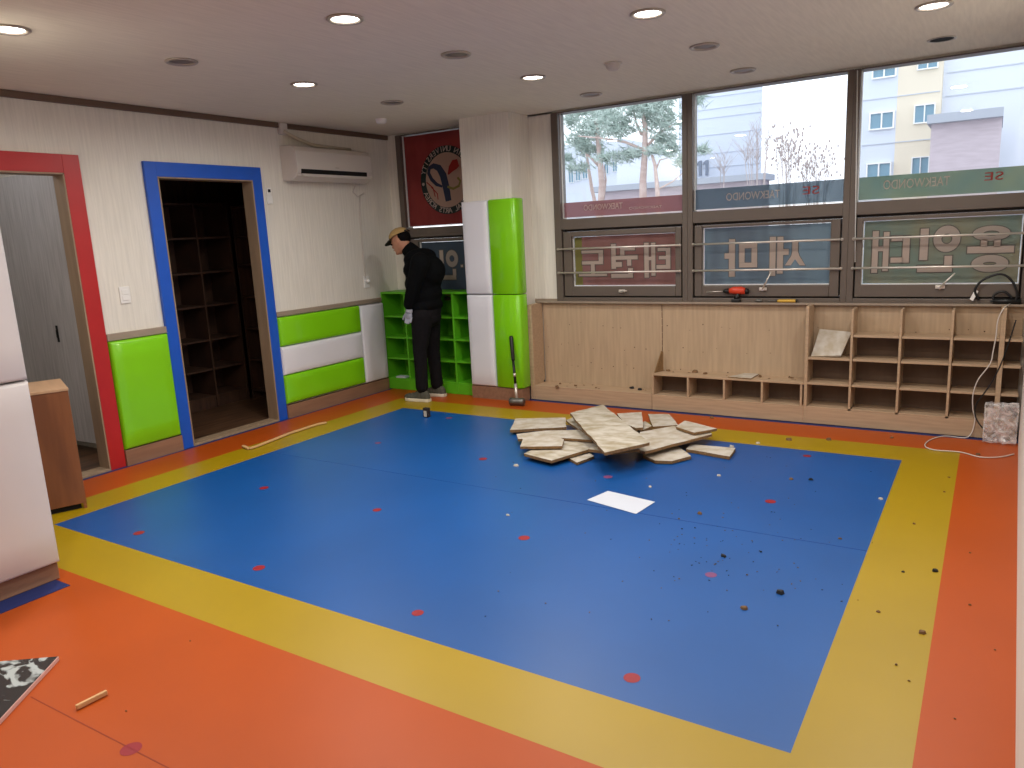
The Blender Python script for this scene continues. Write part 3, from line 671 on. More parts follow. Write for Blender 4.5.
MB().lathe(q, [(.068, -.0005), (.082, -.0005), (.082, -.004), (.068, -.004)], 28).build('rim', M['chrome'], r); MB().lathe(q, [(0, -.001), (.068, -.001)], 28).build('opening', M['dark'], r)
q = on('z', H, 613, 63); r = empty('smoke_detector', q, 'round white smoke detector on the ceiling before the left window', 'smoke detector')
MB().lathe(q, [(0.0, -.045), (.03, -.044), (.045, -.03), (.05, -.012), (.05, -.0005)], 24).build('dome', M['detector'], r); MB().lathe(q, [(.0505, -.0005), (.06, -.0005), (.06, -.008), (.0505, -.01)], 24).build('base_ring', M['detector'], r)
q = on('z', H, 381, 119); tag(MB().lathe(q, [(0, -.04), (.035, -.038), (.045, -.03), (.05, -.0005)], 20).build('ceiling_sensor', M['white']), 'small white sensor on the ceiling near the far left corner', 'sensor')

# ================================================================== RUBBLE PILE
def slab(label, pts, th=.02, m_='board', name='broken_board', group='broken boards in the pile'):
    P = [on('z', z, u, v) for u, v, z in pts]; n = len(P)
    c = sum(P, Vector())/n; nrm = Vector((0, 0, 0))
    for i in range(n): nrm += (P[i]-c).cross(P[(i+1) % n]-c)
    nrm.normalize()
    if nrm.z < 0: nrm = -nrm
    P = [p-nrm*(p-c).dot(nrm) for p in P]         # flat board
    # roughen the outline
    Q = []
    for i in range(n):
        a, b = P[i], P[(i+1) % n]; L = (b-a).length; k = max(1, int(L/.09)); e = (b-a).normalized().cross(nrm)
        for j in range(k): Q.append(a+(b-a)*(j/k)+e*(random.uniform(-.005, .005) if j else 0))
    mb = MB(); mb.add(Q+[p-nrm*th for p in Q], [list(range(len(Q)))])
    k = len(Q); mb.f.append(list(range(2*k-1, k-1, -1))); mb.m.append(1); mb.sm.append(False)
    for i in range(k): mb.f.append([i, k+i, k+(i+1) % k, (i+1) % k]); mb.m.append(1); mb.sm.append(False)
    return tag(mb.build(name, [M[m_], M['edge']]), label, 'board', group)
slab('largest broken board with pale glue marks lying on top of the pile', [(570, 413, .13), (603, 404.5, .13), (649.5, 442.5, .17), (604.7, 452.5, .17)], .02, 'boardp')
slab('wide pale broken board at the right of the pile under the largest one', [(632, 448, .08), (645, 451.5, .08), (712, 434, .08), (709, 430, .08), (673, 426, .08), (640, 432, .08)], .02)
slab('jagged pale board piece on the mat at the front right of the pile', [(643, 455, .025), (655, 460.5, .025), (672, 461, .025), (691, 456, .025), (677, 445, .025), (650, 447, .025)], .02)
slab('rectangular board piece lying apart on the blue mat right of the pile', [(686, 449, .025), (691, 444, .025), (735.5, 448, .025), (729.5, 456.5, .025)], .022)
slab('pointed board piece sticking out over the yellow border right of the pile', [(676, 426.5, .105), (685, 420.5, .105), (717, 428.5, .105), (694, 432.5, .105)], .018)
slab('pale board piece at the back right of the pile', [(648, 414, .05), (669, 414, .05), (678, 425, .05), (653, 426.5, .05)], .018)
slab('notched pale board piece behind the largest board', [(617, 413.5, .10), (641.5, 412, .10), (643, 427.5, .10), (636, 428, .10), (626, 424, .10)], .018)
slab('pale board strip at the back left of the pile', [(515.5, 418.5, .045), (565.5, 417.5, .045), (566.5, 427, .045), (510, 430, .045)], .022)
slab('long narrow board strip across the left of the pile', [(516.5, 434, .055), (546, 430.5, .055), (582, 429.5, .055), (592, 440, .055), (556, 437.5, .055), (518, 439, .055)], .018)
slab('short pale board strip at the left of the pile', [(523.5, 436.5, .078), (558, 436.5, .078), (564, 439.5, .078), (562, 446, .078), (520, 446.5, .078)], .018)
slab('board piece with a white mark at the front left of the pile', [(524, 453.5, .05), (542, 445.5, .05), (577, 441.5, .05), (592, 448.5, .05), (551.6, 460.5, .05)], .02, 'boardp')
slab('small broken board piece poking out at the front of the pile', [(568, 457.5, .022), (590, 453.2, .022), (594, 456, .022), (577, 462.5, .022)], .018)
slab('narrow dark edged piece under the front of the largest board', [(588, 449, .09), (612, 452, .09), (640, 449, .09), (610, 440, .09)], .02, 'boardp')
slab('brown board offcut in the gap at the back left of the pile', [(566, 420, .06), (574, 417, .06), (596, 432, .06), (590, 437, .06)], .015, 'boardp')
slab('small board lump in the middle of the pile behind the largest board', [(636, 425, .06), (645, 421, .06), (652, 426, .06), (640, 431, .06)], .03, 'boardp')
slab('board scrap low in the middle of the pile', [(560, 439, .03), (604, 436, .03), (612, 448, .03), (566, 450, .03)], .02)
slab('board scrap lying under the right side of the pile', [(645, 434, .045), (680, 430, .045), (690, 440, .045), (660, 446, .045)], .02)
# sheet of paper
P = [on('z', .002, *q) for q in ((587, 500), (608, 491), (655, 502), (636, 514))]
tag(MB().prism(P, (0, 0, .0012)).build('paper_sheet', M['paper']), 'blank white sheet lying on the blue mat in front of the pile', 'paper')

# chips: small debris
def chip(u, v, s_, m_, label, group, z=.0012):
    p = on('z', z, u, v); mb = MB(); n = random.randint(5, 7); a0 = random.uniform(0, 6); pts = []
    for k in range(n):
        t = a0+2*PI*k/n; r_ = s_*.8*random.uniform(.6, 1.1); pts.append(p+Vector((r_*math.cos(t), r_*.7*math.sin(t), 0)))
    top = [q*.75+p*.25+Vector((0, 0, s_*random.uniform(.35, .6))) for q in pts]
    mb.add(pts+top, [list(range(n)), list(range(2*n-1, n-1, -1))]+[[i, (i+1) % n, n+(i+1) % n, n+i] for i in range(n)])
    return tag(mb.build('debris_chip', M[m_]), label, 'debris', group)
for u, v, s_ in ((732, 447, .025), (758, 443.5, .022), (516.5, 466, .028), (719, 476, .018), (881, 499, .02), (650, 487, .015), (508, 515.5, .016)): chip(u, v, s_, 'chipw', 'small pale chip lying on the blue mat', 'pale chips on the blue mat')
for u, v, s_ in ((700, 514, .024), (744, 609, .022), (791, 479.5, .02), (840, 539, .014), (679, 519, .01), (747, 575, .008)): chip(u, v, s_, 'chipb', 'small brown chip lying on the blue mat', 'brown chips on the blue mat')
for u, v, s_ in ((723.5, 556.5, .022), (811, 480, .02), (761, 552, .009), (682, 529, .007), (695, 528, .007)): chip(u, v, s_, 'chipd', 'small dark chip lying on the blue mat', 'dark chips on the blue mat')
chip(779.5, 593, .032, 'chipd', 'largest black chip on the blue mat at the lower right', 'dark chips on the blue mat')
for u, v, s_ in ((914, 524, .012), (921.5, 633, .02), (896, 665, .009), (878, 612, .012), (909, 681, .007), (944, 492, .01), (949, 477.5, .01), (789, 440, .03)): chip(u, v, s_, 'chipb', 'small brown chip lying on the yellow border', 'brown chips on the yellow border')
for u, v, s_ in ((903, 572, .012), (935, 571.5, .022)): chip(u, v, s_, 'chipd', 'small black chip lying on the yellow border', 'dark chips on the yellow border')
for u, v, s_ in ((970, 553, .008), (970, 605, .01), (829, 440, .03), (892, 438, .02), (978, 455, .022), (995, 650, .006), (955, 719, .006), (712, 418, .03), (190, 641, .006), (126, 711, .006)): chip(u, v, s_, 'chipb', 'small brown chip lying on the orange mat', 'brown chips on the orange mat')
for u, v, s_ in ((557, 387, .03), (576, 386, .025), (560, 384, .02), (596, 388, .015)): chip(u, v, s_, 'chipb', 'small brown scrap on the low plywood platform', 'scraps on the platform', .137)
for u, v, s_ in ((632, 388.5, .035), (640, 390, .03), (544, 381.5, .028)): chip(u, v, s_, 'chipd', 'small dark scrap on the low plywood platform', 'dark scraps on the platform', .137)
for u, v, s_ in ((668, 371, .03), (695, 372.5, .04), (705, 374, .03), (760, 377, .03), (790, 378, .02)): chip(u, v, s_, 'chipb', 'small brown scrap on top of the low bench', 'scraps on the bench', .317)
slab('thin pale board scrap lying on top of the low bench', [(728, 376.5, .325), (745, 373, .325), (761, 372.5, .325), (751, 378.5, .325)], .007, 'board', 'board_scrap', 'scraps on the bench')

sp = MB()
for i in range(170):
    if i < 70: u, v, z = random.gauss(715, 45), random.gauss(545, 28), .0011
    elif i < 120: u, v, z = random.uniform(480, 880), random.uniform(455, 640), .0011
    elif i < 145: u, v, z = random.uniform(660, 800), random.uniform(370, 380), .3172
    else: u, v, z = random.uniform(545, 650), random.uniform(382, 391), .1372
    p = on('z', z, u, v)
    if z > .1 and not (YF+.01 < p.y < YB-.02 and p.x < 4.18 and (p.x > 3.0 if z > .3 else 1.82 < p.x < 2.95)): continue
    a = random.uniform(0, 6); k = random.uniform(.0012, .0028)*(3 if z > .1 else 1); d1 = Vector((math.cos(a), math.sin(a), 0))*k*1.6; d2 = Vector((-math.sin(a), math.cos(a), 0))*k
    sp.obox(p+Vector((0, 0, .0012)), d1, d2, (0, 0, .0007), random.choice((0, 0, 1)))
tag(sp.build('dust_crumbs', [M['chipb'], M['chipd']]), 'tiny dark crumbs and dust scattered over the blue mat, platform and bench', 'debris', kind='stuff')
# thin strip with bent end, pencil-like stick
st = [on('z', .012, *q) for q in ((243, 446), (249, 448.5), (256, 446.5), (290, 433), (318, 424), (326, 422.5))]
mb = MB()
for a, b in zip(st, st[1:]):
    d = (b-a); n_ = Vector((-d.y, d.x, 0)).normalized()*.013; mb.obox((a+b)/2, d*.51, n_, (0, 0, .006))
tag(mb.build('bent_strip', M['stick'], bevel=.002), 'thin pale strip with a bent end on the mat before the blue doorway', 'wood strip')
a, b = on('z', .012, 76, 707.5), on('z', .012, 107, 692); d = (b-a).normalized(); n_ = Vector((-d.y, d.x, 0))*.006
tag(MB().obox((a+b)/2, (b-a)/2, n_, (0, 0, .009)).build('wood_stick', M['stick'], bevel=.003), 'short pale wooden stick on the orange mat at lower left', 'wood stick')
# poster board bottom left
c0 = Vector((2.392, -4.935, 0)); e1 = Vector((-.80, -.60, 0)); e2 = Vector((.66, -.75, 0)); e2 = (e2-e1*e2.dot(e1)).normalized()
mp = bpy.data.materials.new('photo_print'); mp.use_nodes = True; N = mp.node_tree.nodes; L = mp.node_tree.links
tc = N.new('ShaderNodeTexCoord'); mm = N.new('ShaderNodeMapping'); mm.inputs['Scale'].default_value = (6, 11, 1); mm.inputs['Rotation'].default_value = (0, 0, .7); mm.inputs['Location'].default_value = (1.9, .45, 0)
no = N.new('ShaderNodeTexNoise'); no.inputs['Scale'].default_value = 1; no.inputs['Detail'].default_value = 3; no.inputs['Distortion'].default_value = 1.2
rp = N.new('ShaderNodeValToRGB'); rp.color_ramp.elements[0].position = .57; rp.color_ramp.elements[0].color = (.008, .008, .008, 1); rp.color_ramp.elements[1].position = .63; rp.color_ramp.elements[1].color = (.4, .45, .45, 1)
L.new(tc.outputs['Object'], mm.inputs[0]); L.new(mm.outputs[0], no.inputs[0]); L.new(no.outputs[0], rp.inputs[0]); L.new(rp.outputs[0], N['Principled BSDF'].inputs['Base Color']); N['Principled BSDF'].inputs['Roughness'].default_value = .25
bd = empty('poster_board', c0+Vector((0, 0, .001)), 'black and white picture board lying on the orange mat at lower left', 'picture')
o = c0+Vector((0, 0, .001)); A, B = e1*.75, e2*.55
MB().prism([o, o+A, o+A+B, o+B], (0, 0, .017)).build('backing_board', mat('pink_edge', (206, 164, 156), .7), bd, bevel=.001)
o2 = o+Vector((0, 0, .0175))+(e1+e2)*.003
MB().prism([o2, o2+A*.99, o2+A*.99+B*.985, o2+B*.985], (0, 0, .0015)).build('print', mp, bd)

# small box on mat near the man
q = on('z', 0, 427, 417); tb = empty('tape_measure', (q.x, q.y, .0), 'small silver and black tape measure standing on the mat near the shoes', 'tape measure')
MB().box(q.x-.028, q.x+.028, q.y-.02, q.y+.02, .001, .085).build('case', M['frame_d'], tb, bevel=.006); MB().box(q.x-.016, q.x+.016, q.y-.024, q.y-.0205, .008, .06).build('label_plate', M['chipw'], tb, bevel=.002)

# mallet leaning on the column
h0 = Vector((1.775, -.53, .04)); h1 = Vector((on('y', -.40, 511, 336)))
ml = empty('sledge_hammer', (h0.x, h0.y, 0), 'sledge hammer with black grip leaning on the green column pad', 'hammer')
d = (h1-h0)
MB().tube([h0+d*.02, h0+d*.27], .0135, 12).build('shaft', M['steel'], ml)
MB().tube([h0+d*.272, h0+d*.62], .0125, 12).build('shaft_sleeve', M['black'], ml); MB().tube([h0+d*.38, h0+d*.43], .0128, 12).build('shaft_band', M['steel'], ml)
MB().tube([h0+d*.622, h0+d*.64, h0+d*.97, h0+d*1.0], [.013, .017, .019, .014], 12).build('grip', M['black'], ml)
hx = Vector((.97, .2, 0))
MB().tube([h0-hx*.072, h0-hx*.062, h0-hx*.02, h0+hx*.02, h0+hx*.062, h0+hx*.072], [.03, .037, .034, .034, .037, .03], 16).build('head', M['dsteel'], ml)

# drill on sill
dq = Vector((3.63, -.045, .9125)); dr = empty('cordless_drill', dq, 'red and black cordless drill lying on the window sill', 'drill')
def P3(x, z, y=-.045): return Vector((dq.x+x, y, dq.z+z))
MB().tube([P3(-.055, .092), P3(-.02, .096), P3(.04, .096), P3(.075, .09)], [.022, .03, .032, .024], 12).build('motor_housing', M['orangeplastic'], dr)
MB().tube([P3(-.105, .09), P3(-.09, .09), P3(-.056, .092)], [.012, .02, .022], 12).build('chuck', M['black'], dr)
MB().tube([P3(-.25, .082), P3(-.105, .09)], .0035, 8).build('drill_bit', M['steel'], dr)
MB().tube([P3(.02, .08), P3(.005, .04), P3(0, .025)], [.018, .016, .02], 10).build('grip', M['black'], dr)
MB().box(dq.x-.035, dq.x+.035, -.068, -.022, .9127, .94).build('battery', M['black'], dr, bevel=.006)
MB().tube([P3(.076, .09), P3(.10, .09)], [.026, .018], 12).build('rear_cap', M['black'], dr)
sc = empty('screwdriver', (4.0, -.045, .9125), 'yellow handled screwdriver lying on the window sill beside the drill', 'screwdriver')
MB().tube([(3.86, -.045, .924), (3.955, -.045, .925)], .004, 8).build('blade', M['dsteel'], sc)
MB().tube([(3.9555, -.045, .925), (3.97, -.045, .925), (4.09, -.045, .925), (4.095, -.045, .925)], [.008, .0125, .0125, .009], 10).build('handle', M['yellowplastic'], sc)
MB().tube([(4.0955, -.045, .925), (4.105, -.045, .925)], .0126, 10).build('end_cap', M['black'], sc)
tag(MB().ell((3.81, -.045, .927), .028, .014, .014).build('metal_fitting', M['dsteel']), 'small grey metal fitting on the sill between drill and screwdriver', 'fitting')

# black cable bundle on the sill, plug, white cable, clear plastic bag
def curve(pts, n=6):
    P = [Vector(p) for p in pts]; out = []
    for i in range(len(P)-1):
        p0, p1, p2, p3 = P[max(i-1, 0)], P[i], P[i+1], P[min(i+2, len(P)-1)]
        for k in range(n):
            t = k/n; out.append(.5*((2*p1)+(p2-p0)*t+(2*p0-5*p1+4*p2-p3)*t*t+(3*p1-p0-3*p2+p3)*t**3))
    return out+[P[-1]]
cb2 = empty('black_cable', (5.45, -.06, .913), 'looped black power cable with white plug on the sill at far right', 'cable')
MB().tube(curve([on('y', y, *q) for y, *q in ((-.05, 979, 300), (-.06, 975, 290), (-.06, 983, 280), (-.06, 1000, 274), (-.06, 1011, 280), (-.06, 1017, 292), (-.06, 1014, 301), (-.06, 1000, 302), (-.05, 993, 298), (-.05, 997, 293), (-.05, 1005, 292), (-.05, 1012, 299), (-.055, 1003, 300), (-.055, 990, 301.5))]), .008, 8).build('cable_loop', M['black'], cb2)
q = on('y', -.045, 974, 296); MB().obox((q.x, -.045, q.z+.005), (.011, 0, -.006), (0, .012, 0), (.014, 0, .034)).build('plug', M['white'], cb2, bevel=.003)
MB().tube([(5.40, -.055, .932), (5.56, -.055, .932)], .019, 10).build('cable_bundle', M['black'], cb2)
wc = curve([on('y', y, *q) for y, *q in ((-.07, 1010, 304), (-.23, 1004, 308), (-.24, 998, 320), (-.235, 996, 336), (-.235, 993, 352), (-.235, 990, 364), (-.235, 978, 380), (-.235, 973, 395), (-.235, 973, 410), (-.24, 975, 420))]+[on('z', .006, *q) for q in ((968, 437), (945, 436), (930, 440), (925, 446), (935, 450), (960, 452), (980, 457), (1000, 457), (1014, 454))])
tag(MB().tube(wc, .0038, 6).build('white_cable', M['acwhite']), 'thin white cable hanging down the shelves and trailing on the mat', 'cable')
bc = curve([on('y', y, *q) for y, *q in ((-.235, 1016, 320), (-.235, 1008, 345), (-.235, 1000, 366), (-.235, 990, 385), (-.235, 976, 405), (-.25, 976, 418), (-.27, 984, 430))]+[on('z', .008, 988, 436)])
tag(MB().tube(bc, .0045, 6).build('power_cable', M['black']), 'black cord hanging diagonally across the right end of the shelves', 'cable')
# crumpled clear plastic
mpz = bpy.data.materials.new('clear_plastic'); mpz.use_nodes = True; N = mpz.node_tree.nodes; L = mpz.node_tree.links; N.remove(N['Principled BSDF'])
tr = N.new('ShaderNodeBsdfTransparent'); gl = N.new('ShaderNodeBsdfGlossy'); gl.inputs['Roughness'].default_value = .25; df = N.new('ShaderNodeBsdfDiffuse'); df.inputs[0].default_value = (.95, .94, .95, 1)
m1 = N.new('ShaderNodeMixShader'); m2 = N.new('ShaderNodeMixShader'); m1.inputs[0].default_value = .35; L.new(df.outputs[0], m1.inputs[1]); L.new(gl.outputs[0], m1.inputs[2])
tc = N.new('ShaderNodeTexCoord'); no = N.new('ShaderNodeTexNoise'); no.inputs['Scale'].default_value = 16; no.inputs['Detail'].default_value = 5; no.inputs['Distortion'].default_value = 1.5
rp = N.new('ShaderNodeValToRGB'); rp.color_ramp.elements[0].position = .4; rp.color_ramp.elements[0].color = (.1,)*3+(1,); rp.color_ramp.elements[1].position = .62; rp.color_ramp.elements[1].color = (.65,)*3+(1,)
L.new(tc.outputs['Object'], no.inputs[0]); L.new(no.outputs[0], rp.inputs[0]); L.new(rp.outputs[0], m2.inputs[0]); L.new(tr.outputs[0], m2.inputs[1]); L.new(m1.outputs[0], m2.inputs[2]); L.new(m2.outputs[0], N['Material Output'].inputs[0])
bm = bmesh.new(); bmesh.ops.create_cube(bm, size=1); bmesh.ops.subdivide_edges(bm, edges=bm.edges, cuts=9, use_grid_fill=True)
for v in bm.verts:
    n_ = v.co.normalized(); v.co += n_*random.uniform(-.05, .03); v.co = Vector((v.co.x*.19, v.co.y*.12, (v.co.z+.55)*.255))
for v in bm.verts: v.co.z = max(v.co.z, .002)
me = bpy.data.meshes.new('plastic_bag'); bm.to_mesh(me); bm.free(); me.materials.append(mpz); pb = bpy.data.objects.new('plastic_bag', me); COL.objects.link(pb); pb.location = (5.495, -.33, 0)
tag(pb, 'crumpled clear plastic bag standing on the mat at the right end of the shelves', 'bag')

# ================================================================== THE MAN
man = empty('person', (.78, -.56, 0), 'person in tan cap, black jacket and charcoal trousers standing bent by the green cubby', 'person')
def J(u, v, y): return on('y', y, u, v)
def limb(mb, pts, rs, n=14):
    P = [Vector(p) for p in pts]
    mb.tube(P, rs, n)
    for p, r_ in zip(P, rs): mb.ell(p, r_, r_, r_, n=12, k=8)
yL, yR, yM = -.70, -.44, -.57     # left (near) side, right (far) side, middle
head = J(400.5, 241, -.60); neck0 = J(411, 251, yM); chest = J(422, 268, yM); waist = J(425, 294, yM); pelv = J(426, 312, yM)
hipL, kneeL, ankL = J(422, 318, yL+.04), J(420, 350, yL+.02), J(422, 387, yL+.01)
hipR, kneeR, ankR = J(430, 316, yR-.03), J(433, 349, yR-.0), J(437, 384, yR+.0)
shL, elL, wrL = J(420, 262, yL-.06), J(413.5, 286, yL-.08), J(409, 306, yL-.08)
shR = J(427, 258, yR+.02); elR = J(420, 283, yR+.06); wrR = J(412, 302, yR+.04)
ROTL = Matrix.Rotation(math.radians(30), 3, 'Y')
# body: one continuous surface (mostly under the clothes)
bd_ = MB(); limb(bd_, [pelv, waist, chest, neck0], [.12, .11, .12, .06]); limb(bd_, [neck0, head+Vector((.02, 0, -.05))], [.055, .05])
bd_.ell(head, .094, .074, .112, rot=Matrix.Rotation(math.radians(-30), 3, 'Y'))
fd = Vector((-.90, -.12, -.42)).normalized(); up = Vector((-.42, -.0, .9)); up = (up-fd*up.dot(fd)).normalized(); sd = fd.cross(up)
bd_.ell(head+fd*.045-up*.055, .052, .048, .06, rot=Matrix.Rotation(math.radians(-30), 3, 'Y'))        # jaw
bd_.ell(head+fd*.098-up*.015, .018, .013, .02); bd_.ell(head+fd*.094+up*.02, .012, .02, .014)           # nose, brow
bd_.ell(head+fd*.092-up*.052, .012, .02, .008); bd_.ell(head+fd*.085-up*.088, .018, .02, .016)
for s_ in (1, -1): bd_.ell(head-fd*.01+sd*.076*s_-up*.01, .02, .01, .03)
limb(bd_, [shL, elL, wrL], [.05, .04, .03]); limb(bd_, [shR, elR, wrR], [.05, .04, .03]); limb(bd_, [chest, shL], [.1, .05]); limb(bd_, [chest, shR], [.1, .05])
limb(bd_, [pelv, hipL, kneeL, ankL], [.1, .08, .052, .04]); limb(bd_, [pelv, hipR, kneeR, ankR], [.1, .08, .052, .04])
body = remesh_build(bd_, 'body', M['skin'], man, .007, 3)
e_ = MB()
for s_ in (1, -1): e_.ell(head+fd*.088+sd*.032*s_+up*.004, .009, .009, .009)
e_.build('eyes', M['hair'], body)
MB().ell(head+fd*.1-up*.05, .006, .022, .003).build('mouth', mat('lips', (140, 84, 74), .6), body)
# jacket
jk = MB()
tors = [pelv+Vector((0, 0, .05)), waist+Vector((.005, 0, 0)), J(423.5, 282, yM), chest, J(420, 258, yM), neck0]
for p, rx, ry, rz in zip(tors, (.165, .155, .17, .165, .135, .085), (.185, .18, .20, .205, .19, .09), (.09, .13, .13, .12, .09, .06)):
    jk.ell(p, rx, ry, rz, rot=Matrix.Rotation(math.radians(-15), 3, 'Y'))
jk.ell(J(430, 270, yM), .13, .17, .15, rot=Matrix.Rotation(math.radians(-25), 3, 'Y'))
limb(jk, [chest, shL], [.13, .085]); limb(jk, [chest, shR], [.13, .085])
limb(jk, [shL, elL, wrL+Vector((0, 0, .015))], [.088, .068, .052]); limb(jk, [shR, elR, wrR], [.088, .068, .052])
limb(jk, [J(410, 250, yM), J(405.5, 247, yM)], [.075, .066])
remesh_build(jk, 'jacket', M['jacket'], man, .009, 5)
# trousers
tr_ = MB(); tr_.ell(pelv+Vector((0, 0, .02)), .14, .17, .12); tr_.ell(pelv+Vector((0.0, 0, -.05)), .135, .165, .1)
limb(tr_, [hipL+Vector((0, 0, .02)), hipL*.5+kneeL*.5, kneeL, kneeL*.5+ankL*.5, ankL+Vector((0, 0, .0))], [.108, .088, .07, .062, .062])
limb(tr_, [hipR+Vector((0, 0, .02)), hipR*.5+kneeR*.5, kneeR, kneeR*.5+ankR*.5, ankR+Vector((0, 0, .0))], [.108, .088, .07, .062, .062])
remesh_build(tr_, 'trousers', M['trouser'], man, .009, 4)
# hair + cap
hr = MB(); hr.ell(head-fd*.045+up*.012, .068, .074, .082); remesh_build(hr, 'hair', M['hair'], man, .008, 1)
cp = empty('cap', (0, 0, 0)); cp.parent = man; cp.location = head-man.location
c_ = MB(); cc_ = head+up*.048-fd*.005; n = 20; kk = 7; vs = []; fs = []
for i in range(kk+1):
    th = (PI/2)*i/kk
    for j in range(n):
        a = 2*PI*j/n; vs.append(cc_+fd*(.106*math.sin(th)*math.cos(a))+sd*(.09*math.sin(th)*math.sin(a))+up*(.078*math.cos(th)))
for i in range(kk):
    for j in range(n): fs.append((i*n+j, (i+1)*n+j, (i+1)*n+(j+1) % n, i*n+(j+1) % n))
c_.add(vs, fs, 0, True); c_.ell(cc_+up*.078, .008, .008, .006); co = c_.build('crown', M['cap'], cp); sl = co.modifiers.new('s', 'SOLIDIFY'); sl.thickness = .004
b_ = MB(); pts = []
for j in range(13):
    a = math.radians(-62+124*j/12); pts.append((a,))
inner = [cc_+fd*.104*math.cos(a[0])+sd*.088*math.sin(a[0])+up*.003 for a in pts]; outer = [cc_+fd*(.104*math.cos(a[0])+.075*math.cos(a[0]*1.2)**.6 if abs(a[0]*1.2) < PI/2 else .104*math.cos(a[0]))+sd*.09*math.sin(a[0])-up*.012 for a in pts]
b_.add(inner+outer, [(j, j+1, 14+j, 13+j) for j in range(12)]); bo = b_.build('brim', M['capd'], cp); sl = bo.modifiers.new('s', 'SOLIDIFY'); sl.thickness = .004
MB().tube([cc_-fd*.105+sd*.04+up*.004, cc_-fd*.112+up*.01, cc_-fd*.105-sd*.04+up*.004], .007, 8).build('strap', M['capd'], cp)
# gloved hands: palm, four fingers, thumb
def hand(wr, name, side):
    hm = MB(); dn = Vector((-.18, 0, -1)).normalized(); fw = Vector((-1, -.1*side, .1)).normalized()
    hm.tube([wr+dn*.0, wr+dn*.03], [.032, .034], 12); hm.ell(wr+dn*.055, .037, .021, .042)
    for k, L_ in zip(range(4), (.05, .058, .054, .042)):
        b0 = wr+dn*.078+fw*(.03-.02*k); cu = Vector((.006, -.012*side, 0))
        limb(hm, [b0, b0+dn*L_*.5+cu*.4, b0+dn*L_+cu*1.6], [.0105, .010, .0085], 8)
    t0 = wr+dn*.045+fw*.03; limb(hm, [t0, t0+dn*.03+fw*.022, t0+dn*.058+fw*.03], [.013, .0115, .009], 8)
    remesh_build(hm, name, M['glove'], man, .0042, 2)
hand(wrL+Vector((0, 0, -.03)), 'glove', 1); hand(wrR+Vector((-.02, 0, -.03)), 'glove', -1)
# shoes
def shoe(heel, toe, name):
    heel = Vector((heel.x, heel.y, 0)); toe = Vector((toe.x, toe.y, 0)); f = (toe-heel).normalized()*1.0; L_ = .285; s__ = Vector((-f.y, f.x, 0))
    e = empty(name, (0, 0, 0)); e.parent = man; e.location = heel-man.location
    pr = [(0, .028), (.03, .036), (.1, .037), (.17, .044), (.22, .046), (.26, .036), (.283, .016)]
    def outline(z, k=1): return [heel+f*a+s__*w_*k+Vector((0, 0, z)) for a, w_ in pr]+[heel+f*a-s__*w_*k+Vector((0, 0, z)) for a, w_ in pr[::-1]]
    sb = MB(); o0 = outline(.001, .97); o1 = outline(.016, 1.04); o2 = outline(.034, 1.0); n = len(o0)
    sb.add(o0+o1+o2, [list(range(n)), list(range(3*n-1, 2*n-1, -1))]+[(i, (i+1) % n, n+(i+1) % n, n+i) for i in range(n)]+[(n+i, n+(i+1) % n, 2*n+(i+1) % n, 2*n+i) for i in range(n)])
    sb.build('sole', M['sole'], e, bevel=.003)
    um = MB()
    for a, w_, h_ in ((.035, .036, .075), (.07, .038, .085), (.11, .038, .08), (.15, .040, .062), (.19, .042, .05), (.23, .040, .042), (.255, .03, .034)):
        um.ell(heel+f*a+Vector((0, 0, .034)), .04, w_, h_, rot=Matrix(((f.x, s__.x, 0), (f.y, s__.y, 0), (0, 0, 1))))
    u = remesh_build(um, 'upper', M['shoe'], e, .006, 2)
    for v in u.data.vertices:
        if v.co.z < .0342: v.co.z = .0342
    lc = MB()
    for k in range(4):
        p = heel+f*(.12+.02*k)+Vector((0, 0, .115-.014*k)); lc.tube([p-s__*.02-Vector((0, 0, .006)), p, p+s__*.02-Vector((0, 0, .006))], .0025, 6)
    lc.build('laces', M['black'], e)
shoe(Vector((.885, -.69, 0)), Vector((.605, -.71, 0)), 'shoe')
shoe(Vector((.885, -.44, 0)), Vector((.61, -.47, 0)), 'shoe')

# ================================================================== OUTSIDE
X = {}  # outdoor colours lightened, haze of the view put into them
X['grey'] = mat('render_pale', (214, 221, 234), .9, var=.02, scale=(.3, .3, .3)); X['cream'] = mat('render_cream', (228, 218, 200), .9, var=.02, scale=(.3, .3, .3))
X['wh'] = mat('render_white', (218, 224, 236), .9); X['line'] = mat('joint_line', (196, 202, 214), .9); X['brick'] = mat('hazed_brick', (186, 174, 182), .9, rgb2=(198, 186, 194), scale=(2, 2, 12)); X['roofg'] = mat('roof_edge', (172, 178, 190), .8)
X['wglass'] = mat('far_glass', (120, 156, 176), .2); X['wframe'] = mat('far_frame', (240, 240, 240), .5); X['num'] = mat('numeral_grey', (130, 140, 156), .8)
X['bark'] = mat('pine_bark', (192, 168, 162), .9, rgb2=(206, 186, 180), scale=(4, 4, 12)); X['needle'] = mat('pine_needles', (166, 184, 176), .9, rgb2=(190, 204, 198), scale=(2, 2, 2)); X['twig'] = mat('twigs', (178, 166, 166), .9); X['grd'] = mat('asphalt', (150, 150, 152), .95, var=.05)
GZ = -4.2
structure(MB().box(-60, 60, .6, 90, GZ-.1, GZ), 'ground', X['grd'])
def obj_window(mb_f, mb_g, x0, x1, y, z0, z1): pass
